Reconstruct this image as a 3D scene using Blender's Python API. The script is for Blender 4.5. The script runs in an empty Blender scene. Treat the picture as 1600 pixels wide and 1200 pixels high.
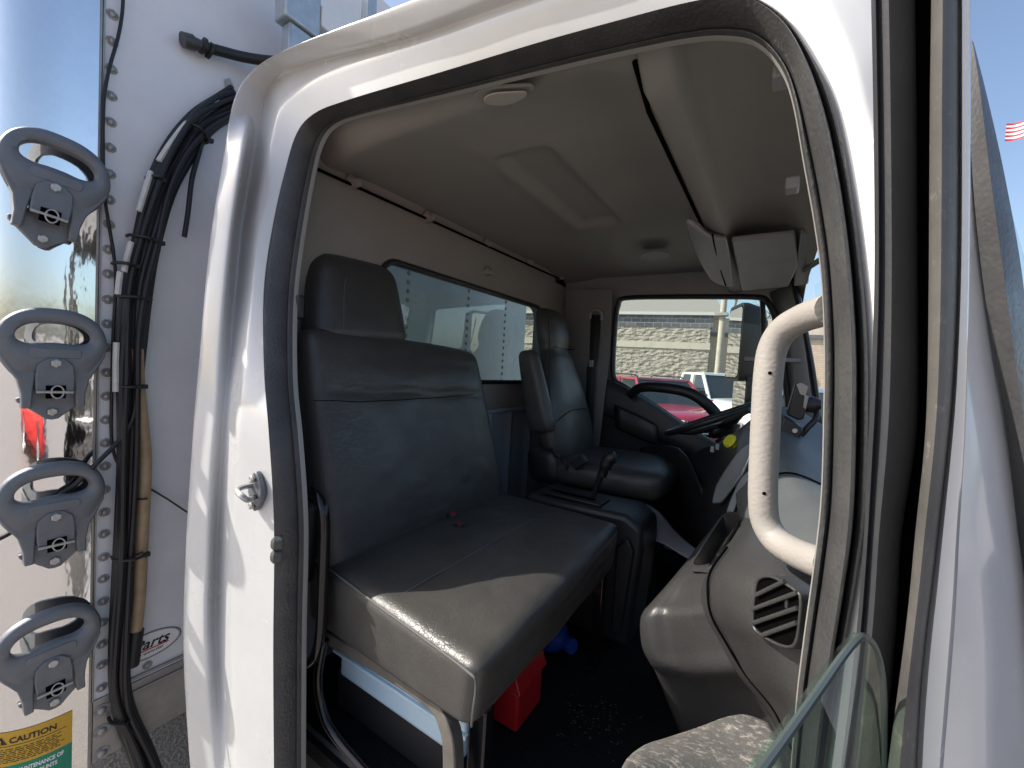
import bpy, bmesh, math, random
from mathutils import Vector, Matrix
random.seed(7)
R = math.radians
C = bpy.context.scene
col = C.collection
# ------------------------------------------------------------------ camera
F = 650.0; CAM = Vector((0, 0, 1.9))
yaw = R(32.2); pit = R(-2.4); ra = math.atan(0.059)
fw = Vector((-math.sin(yaw)*math.cos(pit), math.cos(yaw)*math.cos(pit), math.sin(pit)))
rt0 = Vector((math.cos(yaw), math.sin(yaw), 0)); up0 = rt0.cross(fw)
rt = rt0*math.cos(ra)+up0*math.sin(ra); up = -rt0*math.sin(ra)+up0*math.cos(ra)
cam = bpy.data.objects.new('camera', bpy.data.cameras.new('camera')); col.objects.link(cam)
m3 = Matrix((rt, up, -fw)).transposed()
cam.matrix_world = Matrix.Translation(CAM) @ m3.to_4x4()
cam.data.sensor_width = 36; cam.data.lens = 36*F/1600; cam.data.clip_start = 0.01; cam.data.clip_end = 2000
C.camera = cam
# ------------------------------------------------------------------ sun and sky
SUN_EL = R(40); SX, SY = 0.87, 0.493           # travel of the sunlight in plan
trav = Vector((SX*math.cos(SUN_EL), SY*math.cos(SUN_EL), -math.sin(SUN_EL)))
w = bpy.data.worlds.new('World'); C.world = w; w.use_nodes = True
nt = w.node_tree; bg = nt.nodes['Background']; sky = nt.nodes.new('ShaderNodeTexSky')
sky.sky_type = 'NISHITA'; sky.sun_disc = False; sky.sun_elevation = SUN_EL
sky.sun_rotation = math.atan2(-SX, -SY); sky.air_density = 1.0; sky.dust_density = 3.0; sky.ozone_density = 1.0
nt.links.new(sky.outputs[0], bg.inputs[0]); bg.inputs[1].default_value = 0.15
sl = bpy.data.lights.new('sun', 'SUN'); sl.energy = 4.0; sl.angle = R(0.5); sl.color = (1, .95, .87)
so = bpy.data.objects.new('sun', sl); col.objects.link(so)
so.rotation_euler = trav.to_track_quat('-Z', 'Y').to_euler(); so.location = (-5, -4, 8)
C.view_settings.view_transform = 'Standard'; C.view_settings.look = 'None'
C.view_settings.exposure = 0.7; C.view_settings.gamma = 1
C.render.engine = 'CYCLES'
C.cycles.max_bounces = 10; C.cycles.diffuse_bounces = 5; C.cycles.glossy_bounces = 4; C.cycles.transmission_bounces = 8
C.cycles.transparent_max_bounces = 12; C.cycles.caustics_reflective = False; C.cycles.caustics_refractive = False

# ------------------------------------------------------------------ helpers
def U(px, py, ax, v):
    """point of the real plane ax = v that the photograph shows at (px, py)"""
    d = fw + rt*((px-800)/F) - up*((py-600)/F); i = 'XYZ'.index(ax)
    return CAM + d*((v-CAM[i])/d[i])
def yap(z): return 0.50 + max(0.0, z-1.75)*0.17        # the cab side leans in towards the roof
def UA(px, py, off=0.0):
    y = .5
    for _ in range(12):
        p = U(px, py, 'Y', y+off); y = .5*y+.5*yap(p.z)
    return U(px, py, 'Y', y+off)
def cr(P, n, closed=False):
    P = [Vector(p) for p in P]; out = []; N = len(P)
    rng = range(N) if closed else range(N-1)
    for i in rng:
        if closed: a, b, c, d = P[i-1], P[i], P[(i+1) % N], P[(i+2) % N]
        else: a, b, c, d = P[max(i-1, 0)], P[i], P[i+1], P[min(i+2, N-1)]
        for k in range(n):
            t = k/n
            out.append(0.5*((2*b)+(c-a)*t+(2*a-5*b+4*c-d)*t*t+(3*b-a-3*c+d)*t**3))
    if not closed: out.append(P[-1])
    return out
class MB:
    def __init__(s): s.v = []; s.f = []; s.m = []
    def add(s, vs, fs, mi=0):
        b = len(s.v); s.v += [tuple(v) for v in vs]
        for f in fs: s.f.append([b+i for i in f]); s.m.append(mi)
        return s
    def grid(s, rows, closed_u=False, closed_v=False, mi=0):
        nr = len(rows); nc = len(rows[0]); fs = []
        for i in range(nr if closed_v else nr-1):
            for j in range(nc if closed_u else nc-1):
                a, b = i, (i+1) % nr; c, d = j, (j+1) % nc
                fs.append([a*nc+c, a*nc+d, b*nc+d, b*nc+c])
        return s.add([p for r in rows for p in r], fs, mi)
    def box(s, a, b, mi=0, M=None):
        x0, y0, z0 = a; x1, y1, z1 = b
        vs = [Vector(p) for p in ((x0,y0,z0),(x1,y0,z0),(x1,y1,z0),(x0,y1,z0),(x0,y0,z1),(x1,y0,z1),(x1,y1,z1),(x0,y1,z1))]
        if M: vs = [M @ v for v in vs]
        return s.add(vs, [(0,3,2,1),(4,5,6,7),(0,1,5,4),(1,2,6,5),(2,3,7,6),(3,0,4,7)], mi)
    def tube(s, pts, r, n=12, mi=0, caps=True, flat=1.0):
        pts = [Vector(p) for p in pts]; rs = r if isinstance(r, (list, tuple)) else [r]*len(pts)
        rows = []; prev = None
        for i, p in enumerate(pts):
            t = (pts[min(i+1, len(pts)-1)]-pts[max(i-1, 0)]).normalized()
            if prev is None:
                a = Vector((0, 0, 1)) if abs(t.z) < .9 else Vector((1, 0, 0)); nn = (a-t*a.dot(t)).normalized()
            else: nn = (prev-t*prev.dot(t)).normalized()
            prev = nn; bb = t.cross(nn)
            rows.append([p+nn*(rs[i]*flat*math.cos(2*math.pi*k/n))+bb*(rs[i]*math.sin(2*math.pi*k/n)) for k in range(n)])
        b = len(s.v); s.grid(rows, closed_u=True, mi=mi)
        if caps:
            s.f.append([b+k for k in range(n)][::-1]); s.m.append(mi)
            s.f.append([b+(len(pts)-1)*n+k for k in range(n)]); s.m.append(mi)
        return s
    def prism(s, poly, vec, mi=0):
        poly = [Vector(p) for p in poly]; vec = Vector(vec); n = len(poly)
        return s.add(poly+[p+vec for p in poly], [list(range(n))[::-1], [n+i for i in range(n)]]+[[i, (i+1) % n, n+(i+1) % n, n+i] for i in range(n)], mi)
    def lathe(s, o, ax, prof, n=24, mi=0):
        o = Vector(o); ax = Vector(ax).normalized(); a = Vector((0, 0, 1)) if abs(ax.z) < .9 else Vector((1, 0, 0))
        u = (a-ax*a.dot(ax)).normalized(); v = ax.cross(u)
        rows = [[o+ax*h+u*(r*math.cos(2*math.pi*k/n))+v*(r*math.sin(2*math.pi*k/n)) for k in range(n)] for r, h in prof]
        return s.grid(rows, closed_u=True, mi=mi)
    def ringplate(s, outer, hole, vec, mi=0):
        """outline with one hole, given thickness vec; both loops same length and matched"""
        vec = Vector(vec); n = len(outer); O = [Vector(p) for p in outer]; H = [Vector(p) for p in hole]
        s.grid([O, H, [p+vec for p in H], [p+vec for p in O]], closed_u=True, closed_v=True, mi=mi); return s
    def build(s, name, mats, parent=None, smooth=True, bevel=0, sub=0, seg=2, solid=0, angle=40):
        me = bpy.data.meshes.new(name); me.from_pydata(s.v, [], s.f); me.update()
        mats = mats if isinstance(mats, (list, tuple)) else [mats]
        for m in mats: me.materials.append(m)
        for p, mi in zip(me.polygons, s.m): p.material_index = mi
        bm = bmesh.new(); bm.from_mesh(me); bmesh.ops.remove_doubles(bm, verts=bm.verts, dist=1e-5)
        bmesh.ops.recalc_face_normals(bm, faces=bm.faces); bm.to_mesh(me); bm.free()
        if smooth:
            me.polygons.foreach_set('use_smooth', [True]*len(me.polygons))
            try: me.set_sharp_from_angle(angle=R(angle))
            except Exception: pass
        o = bpy.data.objects.new(name, me); col.objects.link(o)
        if parent: o.parent = parent
        if solid:
            m = o.modifiers.new('solid', 'SOLIDIFY'); m.thickness = solid; m.offset = 0
        if bevel:
            m = o.modifiers.new('bevel', 'BEVEL'); m.width = bevel; m.segments = seg; m.limit_method = 'ANGLE'; m.angle_limit = R(35)
        if sub:
            m = o.modifiers.new('sub', 'SUBSURF'); m.levels = sub; m.render_levels = sub
        return o
def thing(name, label, cat, loc=(0, 0, 0), group=None, rz=0):
    o = bpy.data.objects.new(name, None); o.location = loc; o.rotation_euler.z = rz; o.empty_display_size = .1
    col.objects.link(o); return tag(o, label, cat, group)
def tag(o, label, cat=None, group=None, kind=None):
    if label: o['label'] = label
    if cat: o['category'] = cat
    if group: o['group'] = group
    if kind: o['kind'] = kind
    return o
def keep(parent, *objs):
    """parts were modelled in truck coordinates: cancel the offset of the Empty"""
    pass
def tg(rows, n=4, nv=None):
    """smooth surface through a table of points"""
    nv = nv or n
    R1 = [cr(r, n) for r in rows]
    cols = [cr([r[j] for r in R1], nv) for j in range(len(R1[0]))]
    return [[c[i] for c in cols] for i in range(len(cols[0]))]
def inset_loop(loop, c, k): return [c+(p-c)*k for p in loop]
def rrect(w_, h_, r, n=5):
    out = []
    for cx, cy, a0 in ((w_/2-r, h_/2-r, 0), (-w_/2+r, h_/2-r, 90), (-w_/2+r, -h_/2+r, 180), (w_/2-r, -h_/2+r, 270)):
        for k in range(n+1): a = R(a0+90*k/n); out.append((cx+r*math.cos(a), cy+r*math.sin(a)))
    return out

# ------------------------------------------------------------------ materials
def mat(name, c, rough=.5, metal=0, c2=None, cscale=6, bumps=(), coat=0, spec=.5, rvar=0, dust=None, alpha=None, crange=(.35, .7)):
    m = bpy.data.materials.new(name); m.use_nodes = True; t = m.node_tree; b = t.nodes['Principled BSDF']
    N = t.nodes.new; L = t.links.new
    tc = N('ShaderNodeTexCoord')
    b.inputs['Base Color'].default_value = (*c, 1); b.inputs['Roughness'].default_value = rough
    b.inputs['Metallic'].default_value = metal; b.inputs['Coat Weight'].default_value = coat; b.inputs['Coat Roughness'].default_value = .05
    b.inputs['Specular IOR Level'].default_value = spec
    last = None
    if c2:
        n = N('ShaderNodeTexNoise'); n.inputs['Scale'].default_value = cscale; n.inputs['Detail'].default_value = 8; n.inputs['Roughness'].default_value = .65
        L(tc.outputs['Object'], n.inputs['Vector']); r = N('ShaderNodeValToRGB')
        r.color_ramp.elements[0].position = crange[0]; r.color_ramp.elements[1].position = crange[1]
        r.color_ramp.elements[0].color = (*c, 1); r.color_ramp.elements[1].color = (*c2, 1)
        L(n.outputs['Fac'], r.inputs[0]); last = r.outputs[0]
    if dust:   # (colour, scale, threshold, amount): fine specks of dirt
        n = N('ShaderNodeTexNoise'); n.inputs['Scale'].default_value = dust[1]; n.inputs['Detail'].default_value = 6; n.inputs['Roughness'].default_value = .8
        L(tc.outputs['Object'], n.inputs['Vector']); r = N('ShaderNodeMapRange')
        r.inputs[1].default_value = dust[2]; r.inputs[2].default_value = dust[2]+.12; r.inputs[3].default_value = 0; r.inputs[4].default_value = dust[3]
        L(n.outputs['Fac'], r.inputs[0]); mx = N('ShaderNodeMix'); mx.data_type = 'RGBA'
        L(r.outputs[0], mx.inputs[0]); mx.inputs[6].default_value = (*c, 1); mx.inputs[7].default_value = (*dust[0], 1)
        if last: L(last, mx.inputs[6])
        last = mx.outputs[2]
    if last: L(last, b.inputs['Base Color'])
    if rvar:
        n = N('ShaderNodeTexNoise'); n.inputs['Scale'].default_value = 9; n.inputs['Detail'].default_value = 5
        L(tc.outputs['Object'], n.inputs['Vector']); r = N('ShaderNodeMapRange'); r.inputs[1].default_value = .3; r.inputs[2].default_value = .7
        r.inputs[3].default_value = max(0, rough-rvar); r.inputs[4].default_value = rough+rvar
        L(n.outputs['Fac'], r.inputs[0]); L(r.outputs[0], b.inputs['Roughness'])
    prev = None
    for bp in bumps:   # (kind, scale, strength, distance [, stretch])
        kind, sc, st, di = bp[:4]
        src = tc.outputs['Object']
        if len(bp) > 4:
            mp = N('ShaderNodeMapping'); mp.inputs['Scale'].default_value = bp[4]; L(src, mp.inputs[0]); src = mp.outputs[0]
        if kind == 'noise':
            n = N('ShaderNodeTexNoise'); n.inputs['Scale'].default_value = sc; n.inputs['Detail'].default_value = 5; o = n.outputs['Fac']; n.inputs['Roughness'].default_value = .55
        elif kind == 'vor':
            n = N('ShaderNodeTexVoronoi'); n.inputs['Scale'].default_value = sc; o = n.outputs['Distance']; n.feature = 'SMOOTH_F1'
        elif kind == 'crack':
            q = N('ShaderNodeTexNoise'); q.inputs['Scale'].default_value = sc*.6; q.inputs['Detail'].default_value = 3; L(src, q.inputs['Vector'])
            mm = N('ShaderNodeMix'); mm.data_type = 'VECTOR'; mm.inputs[0].default_value = .25; L(src, mm.inputs[4]); L(q.outputs['Color'], mm.inputs[5]); src = mm.outputs[1]
            n = N('ShaderNodeTexVoronoi'); n.inputs['Scale'].default_value = sc; n.feature = 'DISTANCE_TO_EDGE'
            rr = N('ShaderNodeMapRange'); rr.inputs[2].default_value = .09; L(n.outputs['Distance'], rr.inputs[0]); o = rr.outputs[0]
        elif kind == 'wave':
            n = N('ShaderNodeTexWave'); n.inputs['Scale'].default_value = sc; n.inputs['Distortion'].default_value = 0; o = n.outputs['Fac']
        L(src, n.inputs['Vector'])
        if kind == 'crack':   # creases come and go
            k = N('ShaderNodeTexNoise'); k.inputs['Scale'].default_value = 5; L(tc.outputs['Object'], k.inputs['Vector'])
            k2 = N('ShaderNodeMapRange'); k2.inputs[1].default_value = .42; k2.inputs[2].default_value = .62; L(k.outputs['Fac'], k2.inputs[0])
            k3 = N('ShaderNodeMath'); k3.operation = 'MULTIPLY'; inv = N('ShaderNodeMath'); inv.operation = 'SUBTRACT'; inv.inputs[1].default_value = 1.0
            L(o, inv.inputs[0]); L(inv.outputs[0], k3.inputs[0]); L(k2.outputs[0], k3.inputs[1]); o = k3.outputs[0]
        bu = N('ShaderNodeBump'); bu.inputs['Strength'].default_value = st; bu.inputs['Distance'].default_value = di
        L(o, bu.inputs['Height'])
        if prev: L(prev, bu.inputs['Normal'])
        prev = bu.outputs[0]
    if prev: L(prev, b.inputs['Normal'])
    return m
def glass(name, tint=(1, 1, 1), rough=0.0, refl=1.0, haze=0.0):
    """thin pane: clear with a fresnel reflection"""
    m = bpy.data.materials.new(name); m.use_nodes = True; t = m.node_tree; N = t.nodes.new; L = t.links.new
    out = t.nodes['Material Output']; t.nodes.remove(t.nodes['Principled BSDF'])
    tr = N('ShaderNodeBsdfTransparent'); tr.inputs[0].default_value = (*tint, 1)
    gl = N('ShaderNodeBsdfGlossy'); gl.inputs['Roughness'].default_value = rough
    fr = N('ShaderNodeFresnel'); fr.inputs[0].default_value = 1.45
    ml = N('ShaderNodeMath'); ml.operation = 'MULTIPLY'; ml.inputs[1].default_value = refl; ml.use_clamp = True
    gg = N('ShaderNodeNewGeometry'); iv = N('ShaderNodeMath'); iv.operation = 'SUBTRACT'; iv.inputs[0].default_value = 1; L(gg.outputs['Backfacing'], iv.inputs[1])
    m0 = N('ShaderNodeMath'); m0.operation = 'MULTIPLY'; L(fr.outputs[0], m0.inputs[0]); L(iv.outputs[0], m0.inputs[1]); L(m0.outputs[0], ml.inputs[0]); mx = N('ShaderNodeMixShader'); L(ml.outputs[0], mx.inputs[0]); L(tr.outputs[0], mx.inputs[1]); L(gl.outputs[0], mx.inputs[2])
    last = mx.outputs[0]
    if haze:
        d = N('ShaderNodeBsdfDiffuse'); d.inputs[0].default_value = (.6, .62, .58, 1)
        tc = N('ShaderNodeTexCoord'); n = N('ShaderNodeTexNoise'); n.inputs['Scale'].default_value = 40; n.inputs['Detail'].default_value = 8
        L(tc.outputs['Object'], n.inputs['Vector']); r = N('ShaderNodeMapRange'); r.inputs[1].default_value = .4; r.inputs[2].default_value = .75
        r.inputs[4].default_value = haze*2; r.inputs[3].default_value = haze*.3; L(n.outputs['Fac'], r.inputs[0])
        m2 = N('ShaderNodeMixShader'); L(r.outputs[0], m2.inputs[0]); L(last, m2.inputs[1]); L(d.outputs[0], m2.inputs[2]); last = m2.outputs[0]
    L(last, out.inputs[0]); return m
M = {}
M['paint'] = mat('white_paint', (.62, .625, .62), .22, c2=(.56, .565, .555), cscale=5, coat=.6, rvar=.08, bumps=(('noise', 3, .12, .01),), dust=((.3, .28, .25), 60, .66, .5))
M['rubber'] = mat('seal_rubber', (.045, .045, .047), .40, c2=(.07, .068, .066), cscale=14, bumps=(('vor', 200, .6, .0012),), rvar=.1, dust=((.25, .23, .2), 90, .62, .35))
M['rubber_worn'] = mat('worn_rubber', (.06, .058, .055), .5, c2=(.105, .10, .092), cscale=9, bumps=(('noise', 300, .5, .0008),), dust=((.3, .27, .22), 50, .58, .5))
M['black'] = mat('black_plastic', (.012, .012, .013), .45, bumps=(('noise', 500, .3, .0005),), rvar=.08)
M['gloss_black'] = mat('gloss_black_paint', (.006, .006, .007), .15, dust=((.25, .22, .18), 120, .64, .5))
M['void'] = mat('black_cavity', (.003, .003, .003), 1, spec=0)
M['head'] = mat('headliner', (.275, .262, .244), .75, c2=(.245, .234, .218), cscale=4, bumps=(('noise', 420, .25, .0006),))
M['trim'] = mat('grey_trim', (.26, .265, .265), .5, c2=(.22, .225, .228), cscale=6, bumps=(('noise', 450, .3, .0005),))
M['metal_panel'] = mat('cab_inner_paint', (.30, .335, .37), .4, c2=(.26, .29, .32), cscale=5)
M['vinyl'] = mat('black_vinyl', (.044, .0425, .041), .40, c2=(.064, .061, .055), cscale=7, rvar=.06,
                 bumps=(('crack', 34, .25, .002, (1, .6, 1.5)), ('vor', 230, .1, .0005), ('noise', 7, .35, .008)))
M['stitch'] = mat('seam_thread', (.10, .10, .10), .7)
M['dash'] = mat('dash_plastic', (.032, .032, .032), .42, c2=(.042, .041, .040), cscale=5, bumps=(('vor', 260, .5, .0009),), rvar=.06, dust=((.42, .38, .33), 130, .66, .6))
M['dash_dark'] = mat('dark_dash_plastic', (.02, .02, .022), .45, bumps=(('vor', 260, .5, .0006),))
M['dash_top'] = mat('dash_top_vinyl', (.075, .083, .088), .5, c2=(.095, .103, .105), cscale=8, bumps=(('vor', 200, .3, .0006),), dust=((.45, .45, .42), 90, .63, .4))
M['silver'] = mat('silver_trim', (.30, .34, .37), .35, metal=.4)
M['carpet'] = mat('floor_mat', (.008, .008, .009), .85, bumps=(('noise', 160, 1, .004),), dust=((.16, .13, .1), 22, .70, .5), spec=.2)
M['handle'] = mat('beige_grab_handle', (.30, .28, .258), .6, bumps=(('vor', 150, .45, .0011, (1, 1, 1.6)),))
M['chrome'] = mat('polished_steel', (.80, .80, .81), .06, metal=1, bumps=(('noise', 3.2, .16, .02, (1, 1.6, .6)), ('noise', 12, .035, .006, (1, 1, .3))), dust=((.45, .43, .4), 30, .68, .5))
M['boxwall'] = mat('box_white_panel', (.76, .78, .80), .45, c2=(.66, .675, .69), cscale=3.5, bumps=(('noise', 2, .1, .01),), dust=((.3, .28, .26), 16, .70, .5))
M['alu'] = mat('aluminium_rail', (.42, .40, .38), .45, metal=.6, c2=(.3, .285, .27), cscale=11, dust=((.12, .11, .1), 30, .62, .5))
M['dirtmark'] = mat('dirty_rivet_rim', (.22, .21, .2), .8, c2=(.4, .4, .4), cscale=60)
M['steel'] = mat('cast_grey_steel', (.15, .165, .185), .5, metal=.35, c2=(.20, .21, .225), cscale=18, bumps=(('noise', 120, .5, .001),), dust=((.45, .46, .48), 70, .66, .5))
M['bolt'] = mat('zinc_bolt', (.55, .55, .54), .4, metal=.7, c2=(.38, .36, .33), cscale=70)
M['galv'] = mat('galvanised_steel', (.48, .53, .56), .4, metal=.6, c2=(.36, .41, .44), cscale=25)
M['cable'] = mat('cable_rubber', (.012, .012, .014), .5, bumps=(('noise', 90, .2, .001),))
M['loom'] = mat('white_wire', (.62, .62, .58), .5, c2=(.5, .5, .47), cscale=30)
M['tan'] = mat('tan_hose', (.42, .31, .18), .55, c2=(.27, .19, .11), cscale=16, dust=((.08, .07, .05), 35, .62, .8))
M['red'] = mat('red_plastic', (.42, .015, .02), .35, c2=(.36, .012, .016), cscale=12)
M['bluebin'] = mat('pale_blue_plastic', (.42, .58, .70), .45, c2=(.5, .64, .74), cscale=7)
M['blue'] = mat('blue_plastic', (.015, .05, .26), .3, bumps=(('noise', 14, .8, .01),))
M['yellow'] = mat('yellow_plastic', (.62, .62, .03), .4)
M['frame_paint'] = mat('worn_beige_frame', (.12, .11, .095), .45, c2=(.07, .063, .056), cscale=20)
M['redtab'] = mat('red_button', (.2, .03, .035), .4)
M['pane'] = glass('window_glass', (.90, .96, .93), refl=.5)
M['rearpane'] = glass('rear_window_glass', (.84, .92, .88), refl=2.6, haze=.012)
M['doorpane'] = glass('door_glass', (.80, .92, .86), refl=1.2, haze=.035)
M['paneedge'] = mat('glass_edge', (.06, .075, .072), .25)
M['wshield'] = glass('windshield_glass', (.90, .95, .94), refl=.9)
M['mirror'] = mat('mirror_glass', (.85, .86, .87), .01, metal=1)
M['dirtyrim'] = mat('trim_edge', (.30, .29, .27), .5)
M['lens'] = mat('lamp_lens', (.36, .345, .32), .3)
M['belt'] = mat('belt_webbing', (.02, .02, .022), .7, bumps=(('wave', 120, .5, .001),))

# ================================================================== setting
ASPH = mat('asphalt', (.36, .33, .30), .9, c2=(.25, .225, .205), cscale=90, bumps=(('noise', 60, .8, .02),), dust=((.52, .48, .44), 160, .55, .7))
GZ = .15
g = MB(); g.grid([[(x, y, GZ) for x in (-900, -60, -8, 8, 60, 900)] for y in (-900, -60, -8, 8, 60, 900)])
o = g.build('ground', ASPH, smooth=False); tag(o, 'sunlit speckled grey asphalt of the lot', 'ground', kind='structure')

# ================================================================== truck cab
cab = thing('truck_cab', 'white truck cab seen through its open passenger door, grey lined interior', 'truck cab')
# stations round the door opening: S1 inner edge of seal, S0 outer edge, D, G, B ridges, O outer edge of the skin
ST = [ # (S1, S0, D, G, B, O)
 ((470,1290),(438,1290),(366,1290),(352,1290),(340,1290),(304,1290)),
 ((470,1200),(436,1200),(366,1200),(350,1200),(334,1200),(292,1195)),
 ((471,1000),(433,1000),(358,1000),(338,1000),(322,1000),(282,1020)),
 ((474,850),(434,850),(359,850),(340,850),(325,850),(285,870)),
 ((472,775),(431,755),(365,745),(345,745),(329,745),(292,750)),
 ((465,680),(424,650),(374,640),(352,640),(337,640),(299,650)),
 ((457,590),(417,560),(383,550),(360,550),(343,550),(308,550)),
 ((458,470),(417,455),(392,450),(368,450),(352,450),(316,450)),
 ((468,380),(428,370),(401,345),(378,345),(364,345),(328,345)),
 ((486,275),(447,280),(418,240),(396,235),(381,235),(346,240)),
 ((500,222),(468,215),(434,172),(411,155),(394,148),(362,155)),
 ((522,194),(500,183),(462,143),(436,122),(418,116),(393,107)),
 ((565,178),(560,160),(520,112),(490,98),(468,95),(450,72)),
 ((700,145),(700,118),(672,65),(640,60),(622,53),(600,12)),
 ((850,108),(850,72),(830,10),(800,5),(770,-5),(760,-52)),
 ((960,82),(960,42),(950,-30),(935,-45),(920,-60),(905,-115)),
 ((1080,58),(1080,10),(1080,-80),(1075,-105),(1070,-130),(1060,-200)),
 ((1150,56),(1150,-2),(1190,-110),(1200,-145),(1210,-180),(1230,-260)),
 ((1190,70),(1185,6),(1250,-60),(1290,-90),(1330,-120),(1400,-190)),
 ((1222,108),(1230,38),(1290,0),(1340,-15),(1400,-30),(1500,-60)),
 ((1240,160),(1268,95),(1330,85),(1380,75),(1440,65),(1517,85)),
 ((1256,250),(1297,155),(1350,160),(1400,160),(1460,160),(1519,175)),
 ((1272,340),(1317,235),(1370,240),(1420,245),(1470,250),(1522,270)),
 ((1284,430),(1337,360),(1385,370),(1430,375),(1480,380),(1535,400)),
 ((1289,540),(1351,500),(1395,510),(1440,520),(1500,530),(1555,545)),
 ((1288,650),(1354,640),(1400,645),(1450,650),(1515,655),(1574,660)),
 ((1284,780),(1349,800),(1400,800),(1460,800),(1530,800),(1592,800)),
 ((1272,890),(1336,900),(1395,900),(1460,900),(1540,900),(1605,900)),
 ((1257,1000),(1318,1005),(1380,1005),(1450,1005),(1545,1005),(1614,1000)),
 ((1244,1110),(1300,1110),(1365,1110),(1440,1110),(1545,1110),(1625,1110)),
 ((1230,1290),(1275,1290),(1340,1290),(1420,1290),(1540,1290),(1645,1290))]
NR = 11   # first stations belong to the rear corner
S0 = []; S1 = []; rowD = []; rowG = []; rowB = []; rowO = []; rowW = []; rowX = []
for i, (a1, a0, d, g_, b, o_) in enumerate(ST):
    p0 = UA(*a0); p1 = UA(*a1, .03); S0.append(p0); S1.append(p1)
    if i < NR+1:
        O = U(*o_, 'X', -1.22); O.y = min(O.y, .56) if i >= 11 else O.y
        if i >= 11: O = U(*o_, 'Y', .555)
        yb = O.y+.005 if i < 10 else yap(p0.z)-.035
        rowO.append(O); rowB.append(U(*b, 'Y', min(yb+.012, yap(p0.z)-.02))); rowG.append(U(*g_, 'Y', yap(p0.z)-.008)); rowD.append(U(*d, 'Y', yap(p0.z)-.022))
        rowW.append(O+Vector((-.03, .09, 0))); rowX.append(O+Vector((-.03, .30, -.0)))
    elif i < 18:
        O = U(*o_, 'Y', .555); rowO.append(O)
        rowB.append(UA(*b, -.055)); rowG.append(UA(*g_, -.032)); rowD.append(UA(*d, -.030))
        rowW.append(O+Vector((0, .10, .035))); rowX.append(O+Vector((0, .4, .05)))
    else:
        k = min(1, (i-18)/3)
        O = U(*o_, 'Y', .60); rowO.append(O)
        rowB.append(UA(*b, -.0+.03*k)); rowG.append(UA(*g_, -.005+.01*k)); rowD.append(UA(*d, -.01))
        rowW.append(O+Vector((.012, .04, .0))); rowX.append(O+Vector((.018, .07, .0)))
skin = MB(); rows = [S0, rowD, rowG, rowB, rowO, rowW, rowX]
# light trim return inside of the opening keeps the seam closed
surf = []
lin = [cr(r, 6) for r in rows]
for j in range(len(lin[0])):
    P = [r[j] for r in lin]; Q = [P[0]]
    for a_, b_, c_ in zip(P, P[1:], P[2:]):
        Q += [b_.lerp(a_, .22), b_.lerp((a_+c_)/2, .10), b_.lerp(c_, .22)]
    Q.append(P[-1]); surf.append(cr(Q, 3))
skin.grid(surf)
skin.build('outer_skin', M['paint'], cab, angle=70)
# black seal with its lip, the round bead and the inner return
def seal_rows(tl):
    A = cr(S0, 6); B = cr(S1, 6); out = []
    for t, off in tl: out.append([a.lerp(b, t)+Vector((0, off, 0)) for a, b in zip(A, B)])
    return out
A6 = cr(S0, 6); B6 = cr(S1, 6)
sr = MB().grid(seal_rows([(-.02, .004), (.0, -.008), (.10, -.013), (.15, -.010), (.17, .004), (.22, .0), (.25, -.012), (.33, -.025), (.44, -.032), (.55, -.029), (.66, -.018), (.72, -.004), (.745, .008), (.80, .002), (.88, -.004), (.95, -.006), (1.0, .0), (1.0, .012)]))
sr.build('door_seal', M['rubber'], cab, angle=60)
rim = MB().grid([[p+Vector((0, .001, 0)) for p in B6], [p+Vector((0, .006, 0))+(p-a).normalized()*.0008 for p, a in zip(B6, A6)], [p+Vector((0, .012, 0)) for p, a in zip(B6, A6)], [p+Vector((0, .03, 0))-(p-a).normalized()*.05 for p, a in zip(B6, A6)]])
rim.build('opening_trim_edge', M['dirtyrim'], cab)

# rear wall, interior face X=-1.15, window hole
XR = -1.15
def yz(y, z, x=XR): return Vector((x, y, z))
hole = [yz(1.525+a, 2.03+b) for a, b in rrect(1.15, .42, .07, 6)]
outer = []
for p in hole:
    a = p.y-1.525; b = p.z-2.03; k = max(abs(a)/.93, abs(b)/(.56 if b > 0 else 1.14)); outer.append(yz(1.525+a/k, 2.03+b/k))
MB().ringplate(outer, hole, (-.05, 0, 0)).box((XR-.047, .68, 2.30), (XR-.003, 2.455, 2.50)).box((XR-.047, .64, .9), (XR-.003, .82, 2.40)).box((XR-.047, 2.25, .9), (XR-.003, 2.455, 2.62)).build('rear_panel', M['head'], cab, angle=30)
# lower part of rear wall in cab paint with pressed ribs, set proud
lw = MB(); ys = [.6+.02*i for i in range(92)]
def rib(y):
    v = 0
    for c_ in (1.50, 1.62, 1.80, 2.0): v = max(v, 1-min(1, abs(y-c_)/.03))
    return v*.014
ys = [y for y in ys if y > .62]
lw.grid([[Vector((XR+.012+rib(y), y, z)) for y in ys] for z in (.95, 1.3, 1.66, 1.675)]); lw.build('lower_rear_panel', M['metal_panel'], cab)
lw = MB().tube([(XR+.02, .62, 1.68), (XR+.02, 2.40, 1.68)], .012, 8); lw.build('rear_ledge', M['metal_panel'], cab)
wg = MB().prism([yz(1.525+a, 2.03+b, XR-.025) for a, b in rrect(1.17, .44, .07, 6)], (-.004, 0, 0)).build('rear_window', M['rearpane'], cab, smooth=False)
MB().tube([p+Vector((.004, 0, 0)) for p in hole]+[hole[0]+Vector((.004, 0, 0))], .011, 8, caps=False).build('window_seal', M['black'], wg)
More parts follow.
